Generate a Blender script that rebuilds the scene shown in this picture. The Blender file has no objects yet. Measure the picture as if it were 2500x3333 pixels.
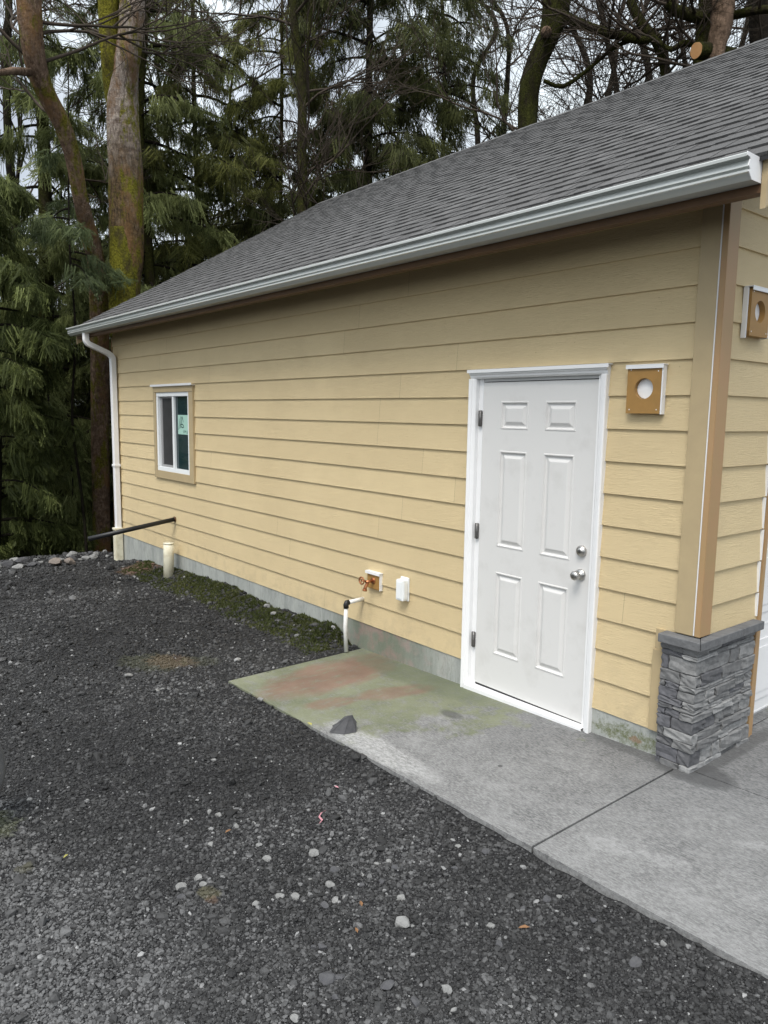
import bpy, bmesh, math, random
import numpy as np
from mathutils import Vector, Matrix
rad = math.radians
S = bpy.context.scene
COL = S.collection
random.seed(7)
RNG = np.random.default_rng(11)

# ---------------------------------------------------------------- camera
CAM = np.array([1.81539802, -3.5467163, 1.85323451])
YAW, PITCH, ROLL, FPX = rad(50.84266989), rad(7.53281657), rad(0.83427326), 2428.06
def cam_axes():
    f = np.array([-math.sin(YAW)*math.cos(PITCH), math.cos(YAW)*math.cos(PITCH), -math.sin(PITCH)])
    r = np.array([math.cos(YAW), math.sin(YAW), 0.0]); u = np.cross(r, f)
    c, s = math.cos(ROLL), math.sin(ROLL)
    return f, c*r+s*u, -s*r+c*u
FW, RT, UP = cam_axes()
cam = bpy.data.cameras.new('camera'); co = bpy.data.objects.new('camera', cam); COL.objects.link(co)
cam.sensor_fit = 'VERTICAL'; cam.sensor_height = 36.0; cam.lens = FPX/3333*36.0
cam.clip_start = 0.05; cam.clip_end = 2000
co.matrix_world = Matrix(((RT[0], UP[0], -FW[0], CAM[0]), (RT[1], UP[1], -FW[1], CAM[1]), (RT[2], UP[2], -FW[2], CAM[2]), (0, 0, 0, 1)))
S.camera = co
def at(px, py, D):
    """world point seen in direction (px,py) at horizontal distance D metres"""
    d = FW + (px-1250)/FPX*RT - (py-1666.5)/FPX*UP
    return CAM + d/math.hypot(d[0], d[1])*D
def atz(px, py, z):
    d = FW + (px-1250)/FPX*RT - (py-1666.5)/FPX*UP
    return CAM + d*(z-CAM[2])/d[2]

# ---------------------------------------------------------------- light
SUN_EL, SUN_AZ = rad(58), math.atan2(-0.68, 0.40)
sd = Vector((math.cos(SUN_EL)*math.cos(SUN_AZ), math.cos(SUN_EL)*math.sin(SUN_AZ), math.sin(SUN_EL)))
W = bpy.data.worlds.new('World'); S.world = W; W.use_nodes = True
nt = W.node_tree; nt.nodes.clear()
def N(t, ty, **k):
    n = t.nodes.new(ty)
    for a, b in k.items():
        if a.startswith('i_'): n.inputs[a[2:].replace('_', ' ')].default_value = b
        else: setattr(n, a, b)
    return n
out = N(nt, 'ShaderNodeOutputWorld'); bg = N(nt, 'ShaderNodeBackground'); bg.inputs['Strength'].default_value = 0.12
sky = N(nt, 'ShaderNodeTexSky', sky_type='NISHITA', sun_disc=False, sun_elevation=SUN_EL, sun_rotation=math.pi/2-SUN_AZ, air_density=1.0, dust_density=3.0, ozone_density=1.0)
hs = N(nt, 'ShaderNodeHueSaturation'); hs.inputs['Saturation'].default_value = 0.42; hs.inputs['Value'].default_value = 1.35
nt.links.new(sky.outputs[0], hs.inputs['Color'])
tc = N(nt, 'ShaderNodeTexCoord'); cn = N(nt, 'ShaderNodeTexNoise'); cn.inputs['Scale'].default_value = 3.2; cn.inputs['Detail'].default_value = 4
nt.links.new(tc.outputs['Generated'], cn.inputs['Vector'])
cr = N(nt, 'ShaderNodeValToRGB'); cr.color_ramp.elements[0].position = .38; cr.color_ramp.elements[1].position = .62
nt.links.new(cn.outputs['Fac'], cr.inputs['Fac'])
mx = N(nt, 'ShaderNodeMix', data_type='RGBA'); nt.links.new(cr.outputs['Color'], mx.inputs['Factor'])
nt.links.new(hs.outputs[0], mx.inputs['A']); mx.inputs['B'].default_value = (8.0, 8.8, 9.3, 1)
spz = N(nt, 'ShaderNodeSeparateXYZ'); nt.links.new(tc.outputs['Generated'], spz.inputs[0])
el = N(nt, 'ShaderNodeMapRange'); el.inputs['From Min'].default_value = 0.35; el.inputs['From Max'].default_value = 1.0; el.inputs['To Min'].default_value = 1.0; el.inputs['To Max'].default_value = 1.6
nt.links.new(spz.outputs[2], el.inputs[0])
ml = N(nt, 'ShaderNodeMix', data_type='RGBA', blend_type='MULTIPLY'); ml.inputs['Factor'].default_value = 1; nt.links.new(mx.outputs['Result'], ml.inputs['A']); nt.links.new(el.outputs[0], ml.inputs['B'])
nt.links.new(ml.outputs['Result'], bg.inputs['Color']); nt.links.new(bg.outputs[0], out.inputs[0])
sl = bpy.data.lights.new('sun', 'SUN'); sl.energy = 2.0; sl.angle = rad(25); sl.color = (1, .965, .91)
so = bpy.data.objects.new('sun', sl); COL.objects.link(so); so.rotation_euler = (-sd).to_track_quat('-Z', 'Y').to_euler()
vs = S.view_settings; vs.view_transform = 'Standard'; vs.look = 'None'; vs.gamma = 1; vs.exposure = 0.22
S.render.resolution_x = 768; S.render.resolution_y = 1024

# ---------------------------------------------------------------- materials
MATS = {}
def mat(name, col, rough=.7, spec=.3, metal=0.0, noise=None, bump=None, col2=None, stretch=(1, 1, 1), extra=None):
    """noise=(scale,lo,hi): mixes col->col2 ; bump=(scale,strength,dist)"""
    m = bpy.data.materials.new(name); m.use_nodes = True; t = m.node_tree; b = t.nodes['Principled BSDF']
    b.inputs['Roughness'].default_value = rough; b.inputs['Specular IOR Level'].default_value = spec; b.inputs['Metallic'].default_value = metal
    b.inputs['Base Color'].default_value = (*col, 1)
    g = N(t, 'ShaderNodeTexCoord'); mp = N(t, 'ShaderNodeMapping'); mp.inputs['Scale'].default_value = stretch
    t.links.new(g.outputs['Object'], mp.inputs[0])
    if noise:
        n = N(t, 'ShaderNodeTexNoise'); n.inputs['Scale'].default_value = noise[0]; n.inputs['Detail'].default_value = 6; n.inputs['Roughness'].default_value = .65
        t.links.new(mp.outputs[0], n.inputs['Vector'])
        r = N(t, 'ShaderNodeMapRange'); r.inputs['From Min'].default_value = noise[1]; r.inputs['From Max'].default_value = noise[2]
        t.links.new(n.outputs['Fac'], r.inputs[0])
        x = N(t, 'ShaderNodeMix', data_type='RGBA'); x.inputs['A'].default_value = (*col, 1); x.inputs['B'].default_value = (*(col2 or col), 1)
        t.links.new(r.outputs[0], x.inputs['Factor']); t.links.new(x.outputs['Result'], b.inputs['Base Color'])
    if bump:
        n = N(t, 'ShaderNodeTexNoise'); n.inputs['Scale'].default_value = bump[0]; n.inputs['Detail'].default_value = 5
        t.links.new(mp.outputs[0], n.inputs['Vector'])
        u = N(t, 'ShaderNodeBump'); u.inputs['Strength'].default_value = bump[1]; u.inputs['Distance'].default_value = bump[2]
        t.links.new(n.outputs['Fac'], u.inputs['Height']); t.links.new(u.outputs[0], b.inputs['Normal'])
    MATS[name] = m
    return m
def MIX(t, fac, a, b, mode='MIX'):
    x = N(t, 'ShaderNodeMix', data_type='RGBA', blend_type=mode)
    for s, v in (('Factor', fac), ('A', a), ('B', b)):
        if isinstance(v, (int, float)): x.inputs[s].default_value = v if s == 'Factor' else (v, v, v, 1)
        elif isinstance(v, tuple): x.inputs[s].default_value = (*v, 1)
        else: t.links.new(v, x.inputs[s])
    return x.outputs['Result']
def NOISE(t, vec, sc, det=5, rough=.6, lo=0., hi=1., seed=0):
    n = N(t, 'ShaderNodeTexNoise'); n.inputs['Scale'].default_value = sc; n.inputs['Detail'].default_value = det; n.inputs['Roughness'].default_value = rough
    if seed: n.noise_dimensions = '4D'; n.inputs['W'].default_value = seed*3.7
    t.links.new(vec, n.inputs['Vector'])
    r = N(t, 'ShaderNodeMapRange'); r.inputs['From Min'].default_value = lo; r.inputs['From Max'].default_value = hi; r.clamp = True
    t.links.new(n.outputs['Fac'], r.inputs[0]); return r.outputs[0]
def MR(t, v, lo, hi, a=0., b=1.):
    r = N(t, 'ShaderNodeMapRange'); r.inputs['From Min'].default_value = lo; r.inputs['From Max'].default_value = hi
    r.inputs['To Min'].default_value = a; r.inputs['To Max'].default_value = b; t.links.new(v, r.inputs[0]); return r.outputs[0]
def MA(t, op, a, b=None):
    n = N(t, 'ShaderNodeMath', operation=op)
    for i, v in enumerate((a, b)):
        if v is None: continue
        if isinstance(v, (int, float)): n.inputs[i].default_value = v
        else: t.links.new(v, n.inputs[i])
    return n.outputs[0]
def VEC(t, stretch=(1, 1, 1)):
    g = N(t, 'ShaderNodeTexCoord'); mp = N(t, 'ShaderNodeMapping'); mp.inputs['Scale'].default_value = stretch
    t.links.new(g.outputs['Object'], mp.inputs[0]); return mp.outputs[0]
def base(name, rough=.8, spec=.25):
    m = bpy.data.materials.new(name); m.use_nodes = True; MATS[name] = m; t = m.node_tree; b = t.nodes['Principled BSDF']
    b.inputs['Roughness'].default_value = rough; b.inputs['Specular IOR Level'].default_value = spec
    return m, t, b
def BUMP(t, b, h, strength, dist, prev=None):
    u = N(t, 'ShaderNodeBump'); u.inputs['Strength'].default_value = strength; u.inputs['Distance'].default_value = dist
    t.links.new(h, u.inputs['Height'])
    if prev is not None: t.links.new(prev, u.inputs['Normal'])
    t.links.new(u.outputs[0], b.inputs['Normal']); return u.outputs[0]
def ELL(t, X, Y, cx, cy, rx, ry, ang, wob, amp):
    """soft blob mask centred (cx,cy)"""
    c, s = math.cos(ang), math.sin(ang)
    dx = MA(t, 'SUBTRACT', X, cx); dy = MA(t, 'SUBTRACT', Y, cy)
    u = MA(t, 'DIVIDE', MA(t, 'ADD', MA(t, 'MULTIPLY', dx, c), MA(t, 'MULTIPLY', dy, s)), rx)
    v = MA(t, 'DIVIDE', MA(t, 'SUBTRACT', MA(t, 'MULTIPLY', dy, c), MA(t, 'MULTIPLY', dx, s)), ry)
    d = MA(t, 'ADD', MA(t, 'MULTIPLY', u, u), MA(t, 'MULTIPLY', v, v))
    d = MA(t, 'ADD', d, MA(t, 'MULTIPLY', MA(t, 'SUBTRACT', wob, .5), amp))
    return MR(t, d, 1.15, .55)

def mk_siding():
    m, t, b = base('siding_paint', .55, .3)
    a = N(t, 'ShaderNodeAttribute', attribute_name='rnd')
    v = VEC(t); g = NOISE(t, VEC(t, (3, 3, 90)), 4, 6, .7, .3, .7)
    c = MIX(t, a.outputs['Fac'], (.66, .525, .305), (.71, .57, .335))
    c = MIX(t, NOISE(t, v, 1.3, 4, .6, .35, .7), c, (.63, .50, .29))
    c = MIX(t, MA(t, 'MULTIPLY', NOISE(t, v, 55, 2, .5, .74, .78), .5), c, (.3, .2, .1))
    c = MIX(t, MA(t, 'MULTIPLY', NOISE(t, VEC(t, (2, 2, 60)), 3.5, 6, .75, .52, .72, 8), .3), c, (.49, .39, .24))
    spx = N(t, 'ShaderNodeSeparateXYZ'); t.links.new(v, spx.inputs[0])
    dirt = MA(t, 'MULTIPLY', MR(t, spx.outputs[2], .55, .19), NOISE(t, v, 7, 5, .7, .48, .7, 9)); c = MIX(t, MA(t, 'MULTIPLY', dirt, .4), c, (.36, .29, .19))
    t.links.new(c, b.inputs['Base Color']); BUMP(t, b, g, .7, .004); return m
def mk_concrete():
    m, t, b = base('broom_concrete', .85, .25)
    v = VEC(t); sp = N(t, 'ShaderNodeSeparateXYZ'); t.links.new(v, sp.inputs[0]); X, Y = sp.outputs[0], sp.outputs[1]
    big = NOISE(t, v, 2.2, 6, .65, .3, .7); fine = NOISE(t, VEC(t, (1, 3.0, 1)), 42, 5, .75, .42, .60)
    c = MIX(t, big, (.095, .095, .095), (.175, .175, .172))
    c = MIX(t, MA(t, 'MULTIPLY', fine, .75), c, (.30, .30, .295))
    c = MIX(t, MA(t, 'MULTIPLY', NOISE(t, v, 9, 5, .7, .42, .75, 2), .6), c, (.32, .32, .316))
    c = MIX(t, MA(t, 'MULTIPLY', NOISE(t, v, 110, 4, .85, .56, .66, 3), .75), c, (.07, .07, .07))
    damp = MR(t, MA(t, 'ADD', Y, MA(t, 'MULTIPLY', MA(t, 'SUBTRACT', NOISE(t, v, 2.6, 6, .7, .25, .75, 12), .5), 1.3)), -.85, .1)
    c = MIX(t, MA(t, 'MULTIPLY', damp, .6), c, MIX(t, fine, (.07, .071, .072), (.18, .18, .18)))
    wob = NOISE(t, v, 4.5, 5, .6, .1, .9, 5)
    # green algae film over the far end, rust brown patches in it
    al = MR(t, MA(t, 'ADD', MA(t, 'ADD', X, MA(t, 'MULTIPLY', Y, -.55)), MA(t, 'MULTIPLY', MA(t, 'SUBTRACT', NOISE(t, v, 3.2, 6, .72, .25, .75, 5), .5), 1.6)), -.85, -1.15)
    al = MA(t, 'MULTIPLY', al, NOISE(t, v, 12, 6, .8, .28, .52, 18)); c = MIX(t, MA(t, 'MULTIPLY', al, .8), c, MIX(t, big, (.115, .13, .07), (.215, .23, .14)))
    br = ELL(t, X, Y, -2.42, -.55, .28, .62, .12, wob, 1.3)
    br2 = ELL(t, X, Y, -1.86, -.42, .12, .33, -.3, wob, 2.0)
    br3 = ELL(t, X, Y, -1.98, -.88, .10, .2, -.3, wob, 2.0)
    brm = MA(t, 'MAXIMUM', br, MA(t, 'MAXIMUM', MA(t, 'MULTIPLY', br2, .8), MA(t, 'MULTIPLY', br3, .8)))
    brm = MA(t, 'MULTIPLY', brm, NOISE(t, VEC(t, (3, 1, 1)), 7, 6, .8, .34, .5, 17)); c = MIX(t, MA(t, 'MULTIPLY', brm, .9), c, MIX(t, big, (.15, .095, .068), (.24, .16, .125)))
    dk = ELL(t, X, Y, -2.0, -.12, .75, .17, 0, wob, 1.0)
    c = MIX(t, MA(t, 'MULTIPLY', dk, .5), c, (.10, .115, .075))
    wt = ELL(t, X, Y, -1.22, -1.08, .50, .10, 0, wob, 1.6)
    c = MIX(t, MA(t, 'MULTIPLY', MA(t, 'MULTIPLY', wt, NOISE(t, VEC(t, (1, 2.5, 1)), 30, 5, .8, .40, .60, 11)), .75), c, (.45, .45, .44))
    # small stains
    for (x, y, rx, ry, k) in ((-1.33, -.42, .10, .05, .6), (-.66, -.72, .014, .014, .9), (.03, -.02, .22, .14, .75), (-.28, -.02, .35, .07, .5), (.04, .4, .06, .5, .6)):
        c = MIX(t, MA(t, 'MULTIPLY', ELL(t, X, Y, x, y, rx, ry, 0, wob, 1.0), k), c, (.07, .07, .07))
    for (x, y, rx, ry) in ((.33, -.86, .09, .035), (.12, -.93, .1, .05), (.55, -.45, .08, .03)):
        c = MIX(t, MA(t, 'MULTIPLY', ELL(t, X, Y, x, y, rx, ry, .5, NOISE(t, v, 22, 5, .8, .2, .8, 7), 9.0), .22), c, (.40, .40, .395))
    t.links.new(c, b.inputs['Base Color'])
    n1 = BUMP(t, b, NOISE(t, VEC(t, (1, 4, 1)), 70, 5, .8), .55, .004); BUMP(t, b, NOISE(t, v, 6, 4), .3, .01, n1); return m
def mk_found():
    m, t, b = base('foundation_concrete', .9, .2)
    v = VEC(t); sp = N(t, 'ShaderNodeSeparateXYZ'); t.links.new(v, sp.inputs[0]); X, Z = sp.outputs[0], sp.outputs[2]
    c = MIX(t, NOISE(t, VEC(t, (1, 1, .35)), 5, 6, .7, .3, .7), (.25, .265, .25), (.42, .43, .40))
    c = MIX(t, MA(t, 'MULTIPLY', NOISE(t, VEC(t, (2, 2, .5)), 22, 5, .8, .5, .7, 2), .6), c, (.16, .17, .14))
    gr = MA(t, 'MULTIPLY', MR(t, X, -1.75, -2.35), MR(t, X, -3.3, -2.85))
    c = MIX(t, MA(t, 'MULTIPLY', gr, .75), c, MIX(t, NOISE(t, v, 9, 4, .6, .45, .6, 6), (.12, .14, .09), (.22, .15, .115)))
    mo = MA(t, 'MULTIPLY', ELL(t, X, Z, -.36, .10, .24, .055, .0, NOISE(t, v, 22, 6, .8, .15, .85, 4), 4.0), NOISE(t, v, 55, 4, .8, .35, .6, 15))
    c = MIX(t, MA(t, 'MULTIPLY', mo, .85), c, (.10, .115, .04))
    ru = MA(t, 'MULTIPLY', ELL(t, X, Z, -.33, .095, .04, .02, .0, NOISE(t, v, 30, 5, .7, .1, .9, 4), 3.0), .6)
    c = MIX(t, MA(t, 'MULTIPLY', ru, .8), c, (.25, .12, .06))
    t.links.new(c, b.inputs['Base Color']); BUMP(t, b, NOISE(t, v, 40, 5, .8), .6, .006); return m
def mk_shingle():
    m, t, b = base('asphalt_shingle', .9, .2)
    a = N(t, 'ShaderNodeAttribute', attribute_name='rnd'); v = VEC(t)
    c = MIX(t, a.outputs['Fac'], (.044, .043, .042), (.108, .106, .104))
    c = MIX(t, MA(t, 'MULTIPLY', NOISE(t, v, 220, 3, .8, .5, .66), .7), c, (.20, .20, .205))
    c = MIX(t, MA(t, 'MULTIPLY', NOISE(t, v, 170, 3, .8, .55, .7, 3), .7), c, (.022, .022, .024))
    c = MIX(t, MA(t, 'MULTIPLY', NOISE(t, v, .9, 4, .6, .45, .75, 4), .35), c, (.12, .12, .12))
    c = MIX(t, MA(t, 'MULTIPLY', NOISE(t, v, 45, 5, .85, .42, .6, 9), .45), c, (.15, .148, .145))
    t.links.new(c, b.inputs['Base Color']); BUMP(t, b, NOISE(t, v, 260, 3, .8), .6, .003); return m
def mk_ground():
    m, t, b = base('dark_crushed_gravel', .9, .2)
    v = VEC(t); sp = N(t, 'ShaderNodeSeparateXYZ'); t.links.new(v, sp.inputs[0]); X, Y, Z = sp.outputs
    c = MIX(t, NOISE(t, v, 1.1, 5, .6, .35, .68), (.026, .026, .027), (.055, .055, .056))
    c = MIX(t, NOISE(t, v, 90, 5, .85, .38, .60, 2), (.016, .016, .017), c)
    c = MIX(t, MA(t, 'MULTIPLY', NOISE(t, v, 130, 3, .8, .62, .70, 3), .7), c, (.2, .2, .2))
    wob = NOISE(t, v, 9, 5, .6, .1, .9, 5)
    c = patches(t, v, X, Y, c)
    mm = MA(t, 'MULTIPLY', MR(t, MA(t, 'ADD', Y, MA(t, 'MULTIPLY', MA(t, 'SUBTRACT', wob, .5), .3)), -.40, -.26), MA(t, 'MULTIPLY', MR(t, X, -7.7, -7.2), MR(t, X, -2.85, -2.95)))
    c = MIX(t, MA(t, 'MULTIPLY', mm, .85), c, MIX(t, NOISE(t, v, 22, 4, .7, .3, .7), (.02, .018, .008), (.055, .06, .022)))
    lit = MR(t, X, -9.15, -9.6)
    c = MIX(t, lit, c, MIX(t, NOISE(t, v, 3, 5, .7, .3, .7), (.028, .022, .014), (.05, .05, .02)))
    t.links.new(c, b.inputs['Base Color'])
    vo = N(t, 'ShaderNodeTexVoronoi'); vo.inputs['Scale'].default_value = 75; t.links.new(v, vo.inputs['Vector'])
    n1 = BUMP(t, b, vo.outputs['Distance'], .8, .012); BUMP(t, b, NOISE(t, v, 18, 6, .8), .7, .03, n1); return m
def patches(t, v, X, Y, c):
    # earth, moss and dust showing on the gravel, damp dark band along the slab
    w1 = NOISE(t, v, 9, 5, .6, .1, .9, 5)
    for (px, py, r, col, k) in ((555, 2150, .15, (.14, .085, .055), .7), (500, 2150, .20, (.07, .075, .04), .5), (640, 2150, .12, (.07, .075, .04), .4), (-25, 2690, .10, (.12, .13, .07), .7), (682, 2960, .035, (.13, .12, .06), .5), (690, 2985, .02, (.17, .10, .06), .4), (460, 1842, .22, (.16, .09, .055), .7), (80, 2860, .03, (.12, .115, .06), .4)):
        p = atz(px, py, -.06); c = MIX(t, MA(t, 'MULTIPLY', ELL(t, X, Y, p[0], p[1], r*1.6, r, .4, NOISE(t, v, 14, 6, .75, .15, .85, 5), 3.0), k*.75), c, col)
    return c
def mk_stone_attr(name, ramp, rough=.85, spec=.3, bs=80, patch=False):
    m, t, b = base(name, rough, spec)
    a = N(t, 'ShaderNodeAttribute', attribute_name='rnd'); v = VEC(t)
    r = N(t, 'ShaderNodeValToRGB'); e = r.color_ramp.elements
    e[0].position, e[0].color = ramp[0][0], (*ramp[0][1], 1); e[1].position, e[1].color = ramp[-1][0], (*ramp[-1][1], 1)
    for p, c in ramp[1:-1]: k = e.new(p); k.color = (*c, 1)
    t.links.new(a.outputs['Fac'], r.inputs[0])
    c = MIX(t, NOISE(t, v, bs, 4, .7, .3, .75), r.outputs[0], MIX(t, .5, r.outputs[0], (.02, .02, .02)))
    if patch:
        sp = N(t, 'ShaderNodeSeparateXYZ'); t.links.new(v, sp.inputs[0]); c = patches(t, v, sp.outputs[0], sp.outputs[1], c)
    t.links.new(c, b.inputs['Base Color']); BUMP(t, b, NOISE(t, v, bs*1.5, 4, .7), .5, .004); return m
def mk_bark(name, c1, c2, moss, mlo, mhi, zup=None, sx=1.0):
    m, t, b = base(name, .92, .12)
    v = VEC(t); vz = VEC(t, (1, 1, .45)); sp = N(t, 'ShaderNodeSeparateXYZ'); t.links.new(v, sp.inputs[0])
    f = NOISE(t, VEC(t, (1.4, 1.4, .35)), 26, 6, .8, .36, .62); pl = NOISE(t, v, 11, 5, .75, .38, .60, 2)
    c = MIX(t, f, c1, c2); c = MIX(t, MA(t, 'MULTIPLY', pl, .7), c, tuple(x*.5 for x in c1))
    if zup:
        up = MIX(t, f, zup[2], zup[3]); up = MIX(t, MA(t, 'MULTIPLY', NOISE(t, VEC(t, (.6, .6, 1.6)), 6, 5, .7, .5, .66, 4), .75), up, (.10, .06, .045))
        zz = MA(t, 'ADD', sp.outputs[2], MA(t, 'MULTIPLY', MA(t, 'SUBTRACT', NOISE(t, vz, 2.5, 4, .6, .2, .8, 6), .5), 2.2)); c = MIX(t, MR(t, zz, zup[0], zup[1]), c, up)
    c = MIX(t, MA(t, 'MULTIPLY', NOISE(t, vz, 3.2, 5, .72, .47, .58, 7), .75), c, (.27, .15, .065) if zup or name.startswith('red') else c2)
    c = MIX(t, MA(t, 'MULTIPLY', NOISE(t, vz, 3.6, 6, .75, mlo, mhi, 3), .92), c, MIX(t, NOISE(t, v, 34, 4, .75, .35, .62), moss, tuple(x*.3 for x in moss)))
    t.links.new(c, b.inputs['Base Color']); n1 = BUMP(t, b, f, .8, .018); BUMP(t, b, pl, .7, .03, n1); return m
def mk_leaf(name, ramp):
    m, t, b = base(name, .6, .25)
    a = N(t, 'ShaderNodeAttribute', attribute_name='rnd')
    r = N(t, 'ShaderNodeValToRGB'); e = r.color_ramp.elements
    e[0].position, e[0].color = 0, (*ramp[0], 1); e[1].position, e[1].color = 1, (*ramp[-1], 1)
    k = e.new(.55); k.color = (*ramp[1], 1)
    t.links.new(a.outputs['Fac'], r.inputs[0]); t.links.new(r.outputs[0], b.inputs['Base Color'])
    tr = N(t, 'ShaderNodeBsdfTranslucent'); t.links.new(r.outputs[0], tr.inputs[0])
    ms = N(t, 'ShaderNodeMixShader'); ms.inputs[0].default_value = .42
    t.links.new(b.outputs[0], ms.inputs[1]); t.links.new(tr.outputs[0], ms.inputs[2])
    t.links.new(ms.outputs[0], t.nodes['Material Output'].inputs[0]); return m

M_SID = mk_siding(); M_CON = mk_concrete(); M_FND = mk_found(); M_SHG = mk_shingle(); M_GND = mk_ground()
M_TRIM = mat('tan_trim_paint', (.44, .345, .20), .5, .3, noise=(6, .35, .7), col2=(.39, .305, .18), bump=(60, .15, .002))
M_TRIMO = mat('ochre_trim_paint', (.385, .24, .125), .5, .3, noise=(3, .4, .65), col2=(.36, .245, .12), bump=(60, .15, .002))
M_BROWN = mat('brown_fascia_paint', (.14, .075, .038), .55, .25, noise=(5, .3, .7), col2=(.10, .058, .03))
M_DKWOOD = mat('dark_eave_boards', (.075, .045, .024), .8, .15, noise=(4, .3, .7), col2=(.05, .034, .02))
M_BLOCK = mat('ochre_mounting_block', (.36, .20, .06), .5, .3, noise=(12, .3, .7), col2=(.28, .16, .05))
M_WHITE = mat('white_paint', (.80, .80, .80), .4, .4, noise=(3, .45, .8), col2=(.74, .74, .73))
M_DOOR = mat('door_white', (.64, .632, .615), .42, .4, noise=(5, .52, .75), col2=(.575, .565, .545), bump=(250, .06, .001))
M_VINYL = mat('white_vinyl', (.80, .82, .82), .3, .4)
M_GUT = mat('gutter_aluminium', (.53, .55, .53), .25, .6, .15, noise=(1.2, .35, .7), col2=(.48, .50, .48))
M_GLASS = mat('dark_window_glass', (.012, .03, .035), .04, .6)
M_SCREEN = mat('insect_screen', (.03, .03, .03), .55, .2, noise=(6, .4, .7), col2=(.045, .045, .045))
M_GREY = mat('grey_vinyl_shade', (.28, .28, .28), .5, .3)
M_METAL = mat('satin_nickel', (.52, .50, .47), .28, .5, 1.0)
M_HINGE = mat('dull_steel', (.16, .155, .15), .45, .4, .7)
M_BRASS = mat('copper_brass', (.50, .22, .10), .35, .5, .8, noise=(40, .4, .6), col2=(.35, .13, .06))
M_BLACK = mat('black_plastic', (.012, .012, .013), .4, .4)
M_PVC = mat('cream_pvc', (.70, .665, .52), .45, .35, noise=(14, .45, .8), col2=(.50, .44, .30))
M_PVCW = mat('white_pvc', (.74, .74, .72), .35, .4, noise=(14, .5, .8), col2=(.6, .58, .52))
M_PAPER = mat('mint_paper', (.36, .56, .47), .6, .2)
M_INK = mat('dark_ink', (.03, .07, .06), .6, .2)
M_CAP = mat('cap_stone', (.105, .107, .11), .85, .2, noise=(18, .3, .7), col2=(.165, .167, .17), bump=(50, .6, .006))
M_MORT = mat('dark_mortar', (.07, .07, .07), .9, .1)
M_LEDGE = mk_stone_attr('ledge_stone', [(0, (.13, .13, .133)), (.12, (.14, .14, .152)), (.25, (.18, .18, .18)), (.7, (.26, .26, .257)), (1, (.36, .36, .355))], .85, .2, 30)
M_GRAV = mk_stone_attr('gravel_stones', [(0, (.012, .012, .012)), (.5, (.040, .040, .040)), (.85, (.098, .098, .098)), (.95, (.16, .16, .16)), (1, (.36, .36, .355))], .75, .35, 60, True)
M_ROCKP = mat('pale_rock', (.27, .27, .262), .85, .2, noise=(30, .3, .7), col2=(.16, .16, .155), bump=(60, .6, .006))
M_ROCKD = mat('dark_rock', (.09, .09, .092), .8, .25, noise=(30, .3, .7), col2=(.065, .065, .07), bump=(60, .6, .006))
M_ROCKK = mat('pinkish_rock', (.22, .18, .155), .85, .2, noise=(30, .3, .7), col2=(.15, .135, .12), bump=(60, .6, .006))
M_MOSSG = mk_leaf('moss_green', [(.035, .045, .012), (.07, .085, .025), (.15, .15, .06)])
M_SOIL = mat('mossy_soil', (.035, .032, .02), .95, .1, noise=(14, .35, .65), col2=(.06, .07, .025), bump=(60, .9, .02))
M_LF = {k: mk_leaf('cedar_foliage_%s' % k, r) for k, r in {
    'mid': [(.036, .046, .014), (.165, .19, .066), (.36, .40, .16)],
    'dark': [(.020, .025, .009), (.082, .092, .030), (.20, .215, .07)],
    'left': [(.024, .033, .009), (.105, .128, .040), (.29, .33, .11)],
    'blue': [(.03, .044, .020), (.105, .135, .058), (.24, .29, .13)],
    'olive': [(.036, .042, .010), (.13, .14, .038), (.28, .285, .08)]}.items()}
M_BK = {
    'grey': mk_bark('grey_bark', (.06, .042, .024), (.34, .23, .12), (.30, .28, .03), .51, .58, (5.0, 6.3, (.20, .16, .13), (.62, .53, .46))),
    'brown': mk_bark('red_brown_bark', (.13, .08, .05), (.44, .31, .22), (.26, .24, .03), .52, .59),
    'moss': mk_bark('mossy_bark', (.055, .045, .02), (.11, .085, .04), (.33, .31, .035), .36, .5),
    'dmoss': mk_bark('dark_mossy_bark', (.02, .016, .010), (.05, .04, .024), (.075, .08, .016), .38, .52),
    'dark': mk_bark('dark_bark', (.012, .010, .008), (.035, .028, .02), (.035, .04, .012), .5, .62),
    'tan': mk_bark('tan_bark', (.10, .065, .04), (.34, .235, .165), (.06, .065, .02), .60, .7)}
M_TWIG = mat('grey_twig', (.075, .058, .045), .85, .15, noise=(3, .4, .7), col2=(.04, .034, .024))
M_CUT = mat('fresh_cut_wood', (.55, .27, .11), .8, .1, noise=(9, .3, .7), col2=(.62, .36, .17))

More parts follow.
